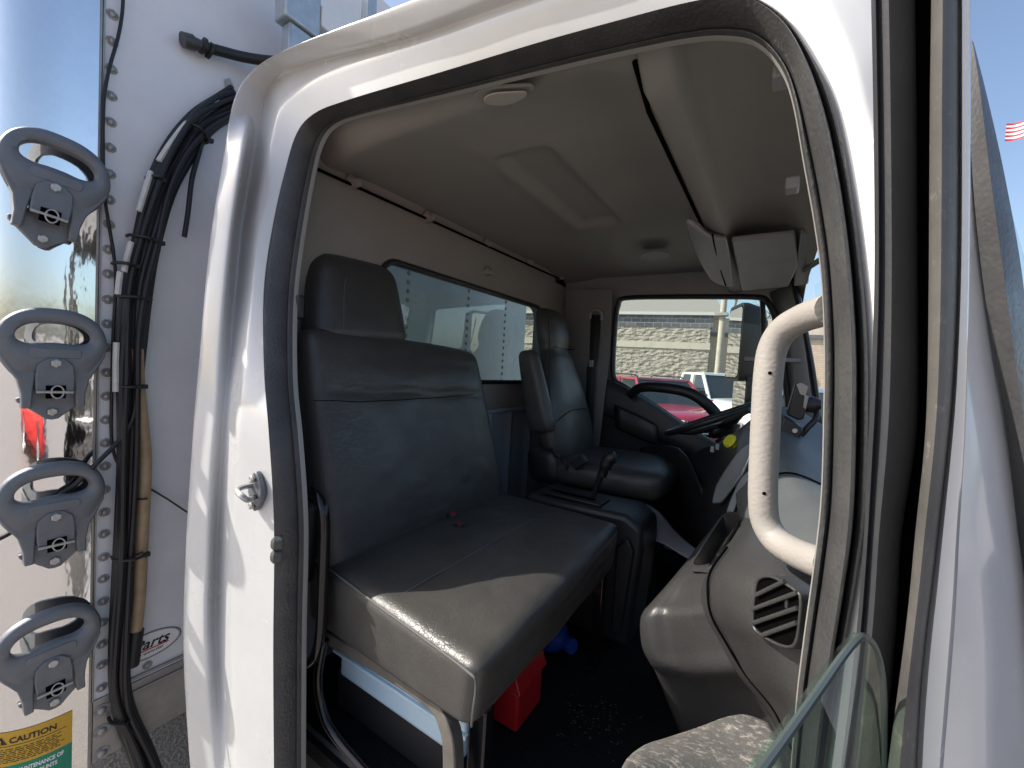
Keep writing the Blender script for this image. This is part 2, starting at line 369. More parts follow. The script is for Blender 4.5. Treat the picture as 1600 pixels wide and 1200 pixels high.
# driver side wall (inner face Y=2.40) with window
YD = 2.40
def dw(px, py, y=YD): return U(px, py, 'Y', y)
win_px = [(958,560),(962,500),(966,476),(978,466),(1060,464),(1130,464),(1185,465),(1200,473),(1212,500),(1222,560),(1232,650),(1225,720),(1190,722),(1120,695),(1060,658),(1010,625),(975,603),(960,592)]
WH = cr([dw(*p) for p in win_px], 4, closed=True)
cen = Vector((-.42, YD, 2.03)); WO = []
for p in WH:
    d = p-cen; k = 9
    for lim, v in ((.75, -d.x), (.50, d.x), (.46, d.z), (1.15, -d.z)):
        if v > 1e-6: k = min(k, lim/v)
    WO.append(cen+d*max(k, 1.02))
MB().ringplate(WO, WH, (0, .05, 0)).box((-1.2, 2.405, 2.38), (.1, 2.45, 2.62)).box((-1.2, 2.405, .9), (-.98, 2.45, 2.62)).build('driver_side_panel', M['trim'], cab, angle=30)
MB().prism([p+Vector((0, .02, 0)) for p in WH], (0, .004, 0)).build('driver_window', M['pane'], cab, smooth=False)
# window rubber + divider bar
fr = MB().tube([p+Vector((0, -.004, 0)) for p in WH]+[WH[0]+Vector((0, -.004, 0))], .014, 8, caps=False)
fr.tube([dw(1191, 462, 2.41), dw(1196, 600, 2.41), dw(1205, 722, 2.41)], .012, 8); fr.build('driver_window_seal', M['black'], cab)
# driver door inner trim: dark, dipping beltline
dd = MB(); Y0 = 2.33
belt = [(936,588),(950,592),(985,608),(1030,636),(1080,668),(1130,697),(1180,722),(1240,745)]
low = [(930,800),(950,810),(990,830),(1035,850),(1080,870),(1130,880),(1180,880),(1240,870)]
mid = [(934,640),(950,645),(985,660),(1030,683),(1080,710),(1130,738),(1180,760),(1240,780)]
dd.grid(tg([[dw(*p, 2.385) for p in belt], [dw(a, b+6, Y0) for a, b in belt], [dw(*p, Y0-.01) for p in mid], [dw(a, b+22, Y0+.02) for a, b in mid], [dw(*p, Y0+.02) for p in low]], 3))
ddo = dd.build('driver_door_trim', M['dash_dark'], cab)
gh = cr([dw(985,618,2.28), dw(1000,606,2.24), dw(1030,605,2.22), dw(1075,613,2.22), dw(1105,632,2.23), dw(1128,660,2.26), dw(1145,690,2.30)], 5)
MB().tube(gh, .021, 10, flat=1.3).build('door_pull_handle', M['black'], ddo)
mp = MB().grid(tg([[dw(960,632,2.30), dw(1000,650,2.30), dw(1026,664,2.30)], [dw(960,650,2.29), dw(1000,668,2.29), dw(1026,680,2.29)], [dw(962,668,2.30), dw(1000,686,2.30), dw(1026,694,2.30)]], 3)); mp.build('armrest_pad', M['black'], ddo, solid=.01)
# B pillar cover and seat belt
bp = MB().grid([[dw(x, y, 2.36-.02*k) for k, x in enumerate(xs)] for xs, y in (((884, 900, 930, 957), 452), ((886, 902, 930, 953), 560), ((888, 903, 926, 945), 620), ((888, 903, 922, 936), 700), ((888, 900, 918, 930), 800))])
bp.build('pillar_cover', M['trim'], cab)
bel = MB().grid([[dw(923, 492, 2.30), dw(939, 492, 2.30)], [dw(921, 560, 2.29), dw(934, 560, 2.29)], [dw(917, 575, 2.28), dw(930, 575, 2.28)], [dw(912, 700, 2.22), dw(926, 700, 2.22)]]).build('seat_belt', M['belt'], cab, solid=.003)
MB().tube(cr([dw(922,498,2.30), dw(923,487,2.29), dw(932,484,2.28), dw(940,489,2.29), dw(940,500,2.30)], 4), .010, 8).build('belt_guide', M['trim'], bel)
MB().box((-.012, -.01, -.02), (.012, .01, .02), M=Matrix.Translation(dw(924, 568, 2.27))).build('belt_latch', M['silver'], bel, bevel=.003)
# floor
fl = MB().box((-1.15, .60, .90), (.75, 2.45, .945)); fl.build('floor_mat', M['carpet'], cab)
MB().prism([Vector((-1.2, .56, .80)), Vector((.3, .56, .80)), Vector((.3, .62, .96)), Vector((-1.2, .62, .96))], (0, 0, -.15)).build('door_sill', M['rubber_worn'], cab, bevel=.006)
MB().box((.72, .6, .9), (.76, 2.45, 1.66)).build('firewall', M['void'], cab)
# roof outside and headliner inside
MB().box((-1.20, .78, 2.60), (.05, 2.35, 2.70)).build('roof', M['paint'], cab, bevel=.03)
hl = MB(); NX, NY = 70, 120
def ss(a, b, x): t = max(0, min(1, (x-a)/(b-a))); return t*t*(3-2*t)
def ceil_z(x, y):
    z = 2.44 + .02*ss(-1.15, -.9, x) + .03*ss(.6, .95, y)*ss(2.42, 2.1, y) - .035*ss(-.36, -.24, x)
    r = ss(-.72, -.70, x+.00)*ss(-.545, -.56, x)*ss(.965, 1.0, y)*ss(1.60, 1.57, y)
    z += .026*r + .06*ss(.75, .665, y)
    z -= .010*ss(-.80, -.72, x)*ss(-.46, -.545, x)*ss(.84, .97, y)*ss(1.72, 1.60, y)
    return z
hl.grid([[Vector((-1.15+.93*i/NX, .665+1.785*j/NY, ceil_z(-1.15+.93*i/NX, .665+1.785*j/NY))) for j in range(NY+1)] for i in range(NX+1)])
hlo = hl.build('headliner', M['head'], cab, angle=80)
# seam lip of headliner to the rear wall
MB().tube([(XR+.006, .62, 2.428), (XR+.006, 2.40, 2.448)], .005, 6).build('rear_seam', M['void'], cab)
# front overhead shell
xs = [(-.236, 2.45), (-.234, 2.402), (-.226, 2.390), (-.185, 2.386), (-.174, 2.392), (-.162, 2.422), (-.13, 2.445), (-.06, 2.45), (0, 2.43), (.05, 2.385), (.085, 2.33)]
fo = MB(); fo.grid([[Vector((x, y, z + .05*ss(.74, .665, y) - .05*ss(2.2, 2.42, y))) for y in [.665+.0446*j for j in range(41)]] for x, z in xs])
fo.build('overhead_shell', M['head'], cab, angle=60)
MB().tube([(-.2365, .70+.1*k, 2.394+.05*ss(.74, .665, .70+.1*k)-.05*ss(2.2, 2.42, .70+.1*k)) for k in range(17)], .0048, 6).build('shell_gap', M['void'], cab)
# hanging overhead console over the driver
oco = MB().grid(tg([[U(x, y, 'Y', d) for x, y, d in r] for r in (
 [(1074,342,1.40),(1092,354,1.42),(1112,366,1.50),(1134,370,1.56)],
 [(1080,368,1.52),(1097,380,1.54),(1116,388,1.60),(1138,392,1.68)],
 [(1095,402,1.72),(1109,414,1.74),(1124,420,1.80),(1141,420,1.86)],
 [(1112,432,1.90),(1122,440,1.92),(1133,445,1.98),(1143,445,2.02)])], 4)).build('overhead_console', M['trim'], cab, solid=.02)
MB().tube(cr([U(x, y, 'Y', d-.015) for x, y, d in ((1113,366,1.50),(1117,388,1.60),(1125,420,1.80),(1134,446,1.98))], 4), .0035, 6).build('console_gap', M['void'], oco)
MB().prism([Vector((-.16, 1.60, 2.388)), Vector((.02, 1.62, 2.395)), Vector((.045, 1.95, 2.37)), Vector((.02, 2.22, 2.345)), Vector((-.16, 2.22, 2.335))], (.0, .0, -.02)).build('console_door', M['trim'], oco, bevel=.006)
MB().prism([Vector((.035, 1.62, 2.40)), Vector((.085, 1.64, 2.40)), Vector((.085, 2.25, 2.355)), Vector((.04, 2.24, 2.35))], (0, 0, -.02)).build('console_end', M['trim'], oco, bevel=.006)
# dome lamp, small ceiling lamp, hooks
dl = MB(); P_ = [U(x, y, 'Z', 2.452) for x, y in ((742,143),(750,156),(790,158),(828,143),(834,128),(800,128),(760,132))]
dl.prism(cr(P_, 4, closed=True), (0, 0, -.008)); dlo = dl.build('dome_light', M['head'], cab, bevel=.004)
MB().prism(cr([p.lerp(Vector((-.48, .69, 2.43)), .28)-Vector((0, 0, .0085)) for p in P_], 3, closed=True), (0, 0, -.004)).build('lamp_lens', M['lens'], dlo, bevel=.002)
P_ = [U(x, y, 'Z', 2.455) for x, y in ((1000,396),(1006,404),(1026,405),(1044,401),(1044,393),(1020,391))]
MB().prism(cr(P_, 4, closed=True), (0, 0, -.006)).build('ceiling_lamp', M['head'], cab, bevel=.003)
for x, y in ((556,285), (672,340), (765,380), (830,410), (877,433), (765,425)):
    c_ = U(x, y, 'X', XR+.015)
    hb = MB(); hb.lathe(c_, (1, 0, -.3), [(0, .016), (.010, .016), (.013, .012), (.014, 0), (.024, -.012)], 16); h = hb.build('trim_hook', M['head'], cab)
    MB().lathe(c_, (1, 0, -.3), [(0, .019), (.006, .019), (.007, .015)], 12).build('hook_screw', M['head'], h)
for x, y, z in ((1222, 118, 2.36), (1238, 290, 2.30)):
    c_ = U(x, y, 'Z', z)
    MB().box((-.012, -.02, -.012), (.012, .02, .012), M=Matrix.Translation(c_)).build('visor_clip', M['trim'], cab, bevel=.004)
# windshield, pillars
ws = MB(); n = 24
def wsp(t, k):   # t across 0..1 from passenger to driver, k up 0..1
    y = .68+1.68*t; bow = .26*(1-(2*t-1)**4)
    lo = Vector((.24+bow, y, 1.60)); hi = Vector((.12+bow*.55, y, 2.36)); return lo.lerp(hi, k)
ws.grid([[wsp(i/n, k/6) for k in range(7)] for i in range(n+1)]); ws.build('windshield', M['wshield'], cab)
MB().tube([wsp(i/n, 0)+Vector((.0, 0, -.005)) for i in range(n+1)], .018, 8).build('windshield_seal', M['black'], cab)
ap = MB().grid([[dw(1200,458,2.41), dw(1222,450,2.36), dw(1246,438,2.30)], [dw(1220,505,2.41), dw(1236,505,2.36), dw(1252,495,2.30)], [dw(1230,600,2.41), dw(1246,600,2.36), dw(1264,590,2.30)], [dw(1238,720,2.41), dw(1256,720,2.36), dw(1282,720,2.30)]])
apo = ap.build('driver_pillar_trim', M['trim'], cab, solid=.01)
MB().tube(cr([dw(1237,432,2.31), dw(1247,468,2.31), dw(1262,540,2.31), dw(1272,600,2.31), dw(1285,700,2.31), dw(1297,800,2.31)], 4), .022, 8, flat=.6).build('driver_pillar_seal', M['black'], cab)
MB().tube(cr([dw(1237,432,2.33), dw(1252,424,2.1), dw(1268,415,1.9), dw(1290,400,1.7)], 4), .010, 8).build('header_seal', M['black'], cab)
MB().box((-.2, -.01, -.01), (.06, .01, .01), M=Matrix.Translation(dw(1240, 563, 2.33))).build('pillar_grip_base', M['trim'], apo, bevel=.004)
# black windshield side moulding outside, passenger side
xa = [(1517,60),(1519,100),(1521,180),(1524,270),(1536,400),(1556,545),(1575,660),(1592,800),(1606,900),(1618,1000),(1640,1200)]
xb = [(1521,66),(1535,120),(1554,200),(1571,280),(1593,400),(1608,520),(1624,660),(1640,800),(1642,900),(1656,1000),(1680,1200)]
mo = MB().grid([cr([U(p[0]-5, p[1], 'Y', .592) for p in xa], 4), cr([U((p[0]+q[0])/2, (p[1]+q[1])/2, 'Y', .575) for p, q in zip(xa, xb)], 4), cr([U(*q, 'Y', .60) for q in xb], 4), cr([U(*q, 'Y', .63) for q in xb], 4)])
mo.build('pillar_moulding', M['rubber'], cab, angle=80)
# striker on the B pillar skin and lower bumper
st = MB(); c_ = UA(397, 768, -.02)
st.prism(cr([c_+Vector((a*.030, 0, b*.046)) for a, b in ((0, 1), (.7, .5), (1, 0), (.7, -.5), (0, -1), (-.7, -.5), (-1, 0), (-.7, .5))], 3, closed=True), (0, .012, 0))
sto = st.build('door_striker', M['steel'], cab, bevel=.003)
MB().tube(cr([c_+Vector((-.012, -.0, .012)), c_+Vector((.0, -.035, .012)), c_+Vector((.035, -.042, .008)), c_+Vector((.038, -.03, -.004)), c_+Vector((.0, .0, -.012))], 5), .006, 8).build('striker_loop', M['bolt'], sto)
for dz in (.03, -.03): MB().lathe(c_+Vector((0, -.004, dz)), (0, -1, 0), [(.009, 0), (.009, .004), (.005, .006), (0, .004)], 12).build('striker_screw', M['bolt'], sto)
c_ = UA(428, 858, -.02)
MB().lathe(c_+Vector((0, 0, .012)), (-.6, -1, 0), [(.016, -.015), (.015, .0), (.008, .006), (0, .007)], 12).lathe(c_+Vector((0, 0, -.016)), (-.6, -1, 0), [(.016, -.015), (.015, .0), (.008, .006), (0, .007)], 12).build('door_buffer', M['rubber'], cab)
# near-side belt anchor inside B pillar
MB().box((-.012, -.01, -.03), (.012, .01, .03), M=Matrix.Translation(UA(467, 480, .05))).build('belt_anchor', M['black'], cab, bevel=.006)
# beige grab handle on the passenger A pillar
hp = [(1300,482,.60),(1283,487,.62),(1255,497,.655),(1225,515,.68),(1207,545,.69),(1200,590,.69),(1196,660,.69),(1193,730,.69),(1192,780,.69),(1196,815,.69),(1212,843,.68),(1240,862,.655),(1272,876,.62),(1295,884,.60)]
HP = cr([U(x, y, 'Y', d) for x, y, d in hp], 6)
gho = MB().tube(HP, .0185, 20).build('grab_handle', M['handle'], cab)
for x, y in ((1203, 583), (1194, 771)):
    MB().lathe(U(x, y, 'Y', .672), (0, -1, 0), [(.0025, -.004), (.0025, .0005), (0, .0005)], 10).build('screw_hole', M['void'], gho)

# ------------------------------------------------------------------ passenger door, swung open, seen through its own window opening
door = tag(bpy.data.objects.new('passenger_door', None), 'open passenger door with its window rolled down'); col.objects.link(door); door.parent = cab
ysamp = [-160, 0, 150, 300, 450, 600, 700, 833, 920, 1000, 1100, 1200, 1330]
c0 = [1358,1361,1364,1366,1366,1361,1356,1350,1344,1337,1326,1314,1300]
c1 = [1429,1430,1432,1433,1434,1435,1430,1409,1404,1399,1390,1379,1364]
c2 = [1455,1455,1453,1452,1451,1449,1444,1430,1422,1413,1400,1387,1370]
c3 = [1500,1500,1500,1500,1498,1491,1482,1467,1457,1447,1438,1433,1430]
c4 = [1517,1517,1517,1516,1515,1511,1507,1499,1495,1490,1482,1474,1465]
def leg(cols, ys_, mat_, name, par, **k):
    rows = [cr([U(x, y, 'Y', yv) for x, y in zip(cx, ysamp)], 4) for cx, yv in zip(cols, ys_)]
    return MB().grid(rows).build(name, mat_, par, **k)
mixc = lambda a, b, t: [p+(q-p)*t for p, q in zip(a, b)]
leg([c0, c0, mixc(c0,c1,.10), mixc(c0,c1,.14), mixc(c0,c1,.40), mixc(c0,c1,.46), mixc(c0,c1,.72), mixc(c0,c1,.9), c1, c1], [.47, .440, .431, .437, .429, .430, .438, .444, .452, .47], mat('run_rubber', (.030, .032, .037), .5, c2=(.046, .047, .05), cscale=10, bumps=(('noise', 300, .4, .0008),), dust=((.2, .19, .18), 80, .66, .4)), 'inner_run_seal', door, angle=60)
leg([c1, c2], [.462, .462], M['void'], 'run_channel', door)
leg([c2, c2, mixc(c2,c3,.12), mixc(c2,c3,.4), mixc(c2,c3,.62), mixc(c2,c3,.85), c3], [.47, .415, .408, .402, .404, .412, .425], M['rubber_worn'], 'outer_run_seal', door, angle=60)
leg([c3, mixc(c3,c4,.2), mixc(c3,c4,.85), c4, c4], [.424, .418, .418, .424, .475], M['paint'], 'window_frame', door, angle=50)
# the pane: plane through the run channel, door open about seventy degrees
pq = Vector((.083, .40, 0)); pd = Vector((-.33, -.94, 0)).normalized(); pn = Vector((pd.y, -pd.x, 0))
def UP(px, py, off=0):
    d = fw + rt*((px-800)/F) - up*((py-600)/F); q = pq+pn*off
    t = (q-CAM).dot(pn)/d.dot(pn); return CAM+d*t
gp = [UP(*p) for p in ((1180,1216),(1230,1148),(1280,1078),(1315,1028),(1338,1001),(1350,994),(1364,1006),(1374,1030),(1380,1070),(1382,1120),(1382,1200),(1381,1330))]
gt = cr(gp, 4); low0 = gp[0]+Vector((0, 0, -.2)); low1 = gt[-1]
poly = gt+[Vector((gp[0].x, gp[0].y, gt[-1].z))]
gla = MB().prism(poly, pn*.004).build('window_glass', M['doorpane'], door, smooth=False)
MB().tube(gt, .0020, 8).build('glass_edge', M['paneedge'], gla)
tr = MB().grid(tg([[U(930,1330,'Y',.20), U(1050,1330,'Y',.24), U(1180,1330,'Y',.28), U(1260,1330,'Y',.30)],
                   [U(960,1222,'Y',.22), U(1050,1215,'Y',.27), U(1140,1215,'Y',.31), U(1230,1225,'Y',.33)],
                   [U(1003,1176,'Y',.30), U(1060,1165,'Y',.33), U(1130,1160,'Y',.36), U(1218,1172,'Y',.37)],
                   [U(1035,1163,'Y',.34), U(1085,1148,'Y',.37), U(1140,1132,'Y',.39), U(1208,1146,'Y',.40)],
                   [U(1050,1161,'Y',.36), U(1095,1145,'Y',.39), U(1160,1124,'Y',.41), U(1200,1137,'Y',.42)],
                   [U(1060,1175,'Y',.40), U(1100,1165,'Y',.42), U(1150,1150,'Y',.44), U(1195,1155,'Y',.45)]], 5))
DUSTY = mat('dusty_trim', (.085, .08, .076), .7, c2=(.125, .118, .106), cscale=20, bumps=(('noise', 220, .7, .0012),), dust=((.45, .41, .35), 130, .52, .7))
tr.build('door_trim', DUSTY, door, solid=.006)

# ------------------------------------------------------------------ bench seat
bench = thing('bench_seat', 'black vinyl two-person bench seat with one raised headrest, sunlit front corner', 'bench seat')
def sbox(corners, top_bulge=.0, n=10, r=.18):
    """padded block: 8 corners (bottom 4, top 4) -> rounded lattice"""
    c = [Vector(p) for p in corners]
    def at(u, v, w_):
        b = c[0].lerp(c[1], u).lerp(c[3].lerp(c[2], u), v); t = c[4].lerp(c[5], u).lerp(c[7].lerp(c[6], u), v); return b.lerp(t, w_)
    mb = MB()
    def warp(u, v, w_):
        def sq(a):
            return a
        p = Vector((2*u-1, 2*v-1, 2*w_-1))
        return p
    return at
from mathutils import noise as mnoise
from mathutils.bvhtree import BVHTree
def on(obj, px, py, off=.0006):
    """point where the ray of this pixel meets the mesh of obj, for seams that follow a surface"""
    me = obj.data; bv = BVHTree.FromPolygons([v.co for v in me.vertices], [list(p.vertices) for p in me.polygons])
    d = (fw + rt*((px-800)/F) - up*((py-600)/F)).normalized(); h, n_, _, _ = bv.ray_cast(CAM, d)
    return h+n_*off if h else None
def nz(x, y, z, s): return mnoise.noise(Vector((x*s, y*s, z*s)))
def back_crease(u, v, w_):
    c = .735-.02*v+.012*nz(v, 0, 1, 6)
    g = -.011*math.exp(-((w_-c)/.018)**2)*(.55+.9*max(0, nz(v, 2, 3, 5)+.4)) + .006*math.exp(-((w_-c-.10)/.07)**2)
    g += .004*nz(v, w_, 4, 5)+.0022*nz(v*1.0, w_*2.2, 8, 14)
    return (g, 0)
def cush_crease(u, v, w_):
    return (.004*nz(v, w_, 1, 6), .004*nz(u, v*1.5, 2, 5)+.0016*nz(u*2, v*2, 5, 12)-.0025*math.exp(-((u-.43)/.012)**2))
def cushion(corners, name, m, parent, rad=.03, bulge=(.02, .01, .012), n=14, extra=None):
    """block with rounded edges of radius rad and domed faces; corners as lower 4 then upper 4"""
    c = [Vector(p) for p in corners]
    def at(u, v, w_):
        b = c[0].lerp(c[1], u).lerp(c[3].lerp(c[2], u), v); t = c[4].lerp(c[5], u).lerp(c[7].lerp(c[6], u), v); return b.lerp(t, w_)
    lx = (c[1]-c[0]).length; ly = (c[3]-c[0]).length; lz = (c[4]-c[0]).length
    ctr = at(.5, .5, .5); ex = (c[1]-c[0]).normalized(); ey = (c[3]-c[0]).normalized(); ez = (c[4]-c[0]).normalized()
    bm = bmesh.new(); bmesh.ops.create_cube(bm, size=2); bmesh.ops.subdivide_edges(bm, edges=bm.edges[:], cuts=n, use_grid_fill=True)
    for v_ in bm.verts:
        # denser lines toward the edges
        q = [math.copysign(1-(1-abs(a))**1.35, a) for a in v_.co]
        L_ = (lx/2, ly/2, lz/2); p = [q[i]*L_[i] for i in range(3)]
        cl = [max(-(L_[i]-rad), min(L_[i]-rad, p[i])) for i in range(3)]; d = Vector([p[i]-cl[i] for i in range(3)])
        if d.length > 1e-9: d = d.normalized()*rad
        p = [cl[i]+d[i] for i in range(3)]
        u, v2, w2 = [(p[i]/L_[i]+1)/2 for i in range(3)]
        P0 = at(u, v2, w2); s_ = [1-(2*t-1)**4 for t in (u, v2, w2)]; ax = [2*t-1 for t in (u, v2, w2)]
        P0 += ez*(bulge[2]*ax[2]*s_[0]*s_[1])+ex*(bulge[0]*ax[0]*s_[1]*s_[2])+ey*(bulge[1]*ax[1]*s_[0]*s_[2])
        if extra: P0 = P0+ex*extra(u, v2, w2)[0]*s_[1]*max(0, ax[0])+ez*extra(u, v2, w2)[1]*s_[1]*max(0, ax[2])
        v_.co = P0
    me = bpy.data.meshes.new(name); bm.to_mesh(me); bm.free(); me.materials.append(m)
    me.polygons.foreach_set('use_smooth', [True]*len(me.polygons))
    o = bpy.data.objects.new(name, me); col.objects.link(o); o.parent = parent; return o
# cushion corners: rear-near, front-near, front-far, rear-far (lower, upper)
cb = [(-1.0,.640,1.195), (-.40,.565,1.262), (-.40,1.32,1.262), (-.90,1.40,1.235), (-1.0,.630,1.388), (-.372,.540,1.402), (-.385,1.315,1.42), (-.90,1.40,1.395)]
sc_ = cushion(cb, 'seat_cushion', M['vinyl'], bench, rad=.03, bulge=(.012, .006, .012), n=54, extra=cush_crease)
t1 = [p for p in (on(sc_, x, y) for x, y in ((590,952),(640,922),(700,887),(760,853),(820,818),(862,794))) if p]
MB().tube(cr(t1, 4), .0014, 6).build('cushion_seam', M['stitch'], sc_)
t2 = cr([Vector((-.92, .621, 1.383)), Vector((-.80, .602, 1.386)), Vector((-.66, .579, 1.389)), Vector((-.52, .559, 1.392)), Vector((-.395, .541, 1.392)), Vector((-.377, .541, 1.38)), Vector((-.380, .543, 1.33)), Vector((-.39, .555, 1.29))], 5)
MB().tube(t2, .0022, 6).build('piping', M['stitch'], sc_)
# backrest: leaning block
def bx(z): return -.865-.30*(z-1.38)     # front face X at height z
bb = [(bx(1.36)-.13,.622,1.36), (bx(1.36),.612,1.36), (bx(1.36),1.395,1.36), (bx(1.36)-.13,1.395,1.36), (bx(1.94)-.11,.625,1.955), (bx(1.94),.625,1.975), (bx(1.94)-.005,1.375,1.950), (bx(1.94)-.11,1.375,1.94)]
br = cushion(bb, 'backrest', M['vinyl'], bench, rad=.04, bulge=(.018, .004, .012), n=54, extra=back_crease)
t3 = [p for p in (on(br, x, y, .0) for x, y in ((490,626),(505,626),(520,626),(540,627),(560,628),(580,627),(600,626),(625,625),(650,623),(675,622),(700,620),(720,618),(740,616),(765,613))) if p]
MB().tube(cr(t3, 2), .0013, 6).build('backrest_seam', M['void'], br)
# headrest on the near half
hc = [(bx(1.96)-.10,.665,1.93), (bx(1.96)+.002,.668,1.93), (bx(1.96)-.0,1.005,1.95), (bx(1.96)-.10,1.005,1.95), (bx(2.2)-.085,.715,2.205), (bx(2.2),.722,2.185), (bx(2.2)-.01,.995,2.205), (bx(2.2)-.085,.985,2.21)]
hrs = cushion(hc, 'headrest', M['vinyl'], bench, rad=.045, bulge=(.012, .012, .012), n=24)
tp_ = [p for p in (on(hrs, x, y) for x, y in ((541,436),(538,450),(537,470),(537,490),(537,508),(537,518))) if p]
if len(tp_) > 2: MB().tube(cr(tp_, 3), .0016, 6).build('headrest_piping', M['stitch'], hrs)
# near-end loop armrest
lp = cr([U(x, y, 'Y', .575) for x, y in ((474,772),(486,769),(498,779),(506,802),(507,850),(504,920),(501,985),(494,1020),(482,1036),(472,1034))], 5)
MB().tube(lp, .0125, 12).build('side_loop', M['gloss_black'], bench)
MB().box((-.10, -.02, -.10), (.0, .012, .10), M=Matrix.Translation(U(490, 850, 'Y', .60))).build('hinge_cover', M['black'], bench, bevel=.02, seg=3)
# legs / frame
lg = cr([Vector((-.92, .645, 1.19)), Vector((-.72, .64, 1.205)), Vector((-.54, .615, 1.232)), Vector((-.475, .598, 1.222)), Vector((-.452, .592, 1.16)), Vector((-.447, .59, .96))], 6)
def strap(pts, wv, tv, name, m, par, **k):
    rows = [[p-wv-tv, p+wv-tv, p+wv+tv, p-wv+tv] for p in pts]
    return MB().grid(rows, closed_u=True).build(name, m, par, **k)
rows = []
for i, p in enumerate(lg):
    t = (lg[min(i+1, len(lg)-1)]-lg[max(i-1, 0)]).normalized(); nn = Vector((t.z, 0, -t.x)); yv = Vector((0, 1, 0))
    rows.append([p-nn*.015-yv*.014, p+nn*.015-yv*.014, p+nn*.015+yv*.014, p-nn*.015+yv*.014])
MB().grid(rows, closed_u=True).build('leg', M['frame_paint'], bench, bevel=.003)
MB().box((-.45, .628, .95), (-.41, .66, 1.25)).build('rear_brace', M['gloss_black'], bench, bevel=.005)
MB().tube(cr([Vector((-.88, .61, 1.21)), Vector((-.885, .60, 1.12)), Vector((-.86, .60, 1.05)), Vector((-.80, .60, 1.01)), Vector((-.6, .60, .975)), Vector((-.44, .60, .96))], 5), .011, 10).build('leg', M['gloss_black'], bench)
MB().box((-.44, 1.26, .95), (-.41, 1.29, 1.26)).build('leg', M['gloss_black'], bench, bevel=.004)
# belt buckles between cushion and back
c_ = U(704, 812, 'X', -.855)
bk = MB().box((-.012, -.013, -.03), (.012, .013, .022), M=Matrix.Translation(c_)@Matrix.Rotation(R(20), 4, 'Y')).build('belt_buckle', M['black'], bench, bevel=.004)
MB().box((-.008, -.010, .0225), (.010, .010, .026), M=Matrix.Translation(c_)@Matrix.Rotation(R(20), 4, 'Y')).build('release_button', M['redtab'], bk, bevel=.001)
c_ = U(717, 820, 'Z', 1.412)
bk = MB().box((-.015, -.012, -.01), (.015, .012, .004), M=Matrix.Translation(c_)).build('belt_buckle', M['black'], bench, bevel=.003)
MB().box((-.006, -.010, .0045), (.013, .010, .0065), M=Matrix.Translation(c_)).build('release_button', M['redtab'], bk)

# ------------------------------------------------------------------ stowed things on the floor
bi = thing('storage_bin', 'long pale blue plastic bin stowed under the bench', 'bin')
MB().box((-.93, .675, 1.13), (-.485, .80, 1.172)).build('lid', M['bluebin'], bi, bevel=.008, seg=3)
MB().box((-.92, .685, 1.055), (-.50, .79, 1.129)).build('bin_body', M['bluebin'], bi, bevel=.012, seg=3)
MB().box((-.932, .671, 1.122), (-.484, .70, 1.131)).build('rim', M['bluebin'], bi, bevel=.002)
MB().box((-.95, .70, .947), (-.54, .86, 1.053)).build('floor_box', M['dash_dark'], bench, bevel=.01)
c_ = Vector((-.50, .92, .947)); tb = thing('toolbox', 'small red plastic toolbox on the floor under the bench', 'toolbox')
MB().box((-.64, .915, .948), (-.50, 1.05, 1.055)).build('toolbox_body', M['red'], tb, bevel=.008, seg=3)
MB().prism([Vector((-.648, .907, 1.056)), Vector((-.492, .907, 1.056)), Vector((-.492, .907, 1.06)), Vector((-.512, .915, 1.092)), Vector((-.628, .915, 1.092)), Vector((-.648, .907, 1.06))], (0, .15, 0)).build('lid', M['red'], tb, bevel=.005)
MB().box((-.60, .955, 1.093), (-.54, 1.01, 1.101)).build('lid_handle', M['black'], tb, bevel=.003)
MB().box((-.60, .901, 1.035), (-.575, .907, 1.075)).build('latch', M['red'], tb, bevel=.003)
jg = thing('blue_jug', 'blue plastic jug lying beyond the red toolbox', 'jug')
prof = [(0, -.11), (.05, -.11), (.06, -.10), (.062, .02), (.045, .065), (.022, .09), (.018, .11), (0, .11)]
MB().lathe((-.60, 1.26, 1.01), (.85, -.3, .1), prof, 18).build('jug_body', M['blue'], jg)
MB().lathe((-.505, 1.227, 1.02), (.85, -.3, .1), [(.024, 0), (.024, .025), (0, .026)], 14).build('cap', M['blue'], jg)
MB().tube(cr([(-.66, 1.24, 1.065), (-.63, 1.22, 1.10), (-.57, 1.20, 1.09), (-.55, 1.215, 1.055)], 5), .008, 8).build('carry_handle', M['blue'], jg)

cr_ = MB(); rnd_ = random.Random(3)
for cx_, cy_, sp_, n_ in ((-.36, 1.08, .045, 110), (-.45, 1.35, .06, 60), (-.30, 1.1, .25, 60)):
    for _ in range(n_):
        x_, y_ = rnd_.gauss(cx_, sp_), rnd_.gauss(cy_, sp_)
        if not (-.55 < x_ < -.1 and .75 < y_ < 1.8): continue
        l_ = rnd_.uniform(.0012, .0065); a_ = rnd_.uniform(0, 3.1); z_ = .9465+rnd_.uniform(0, .002)
        cr_.add([(x_-l_*math.cos(a_), y_-l_*math.sin(a_), z_), (x_+.0012, y_-.001, z_+.0008), (x_+l_*math.cos(a_), y_+l_*math.sin(a_), z_), (x_-.001, y_+.0014, z_+.0014)], [(0, 1, 2, 3)])
tag(cr_.build('debris', mat('leaf_crumbs', (.11, .08, .055), .9, spec=.1), smooth=False), 'dry leaf crumbs and grit scattered on the black floor mat', 'debris', kind='stuff')

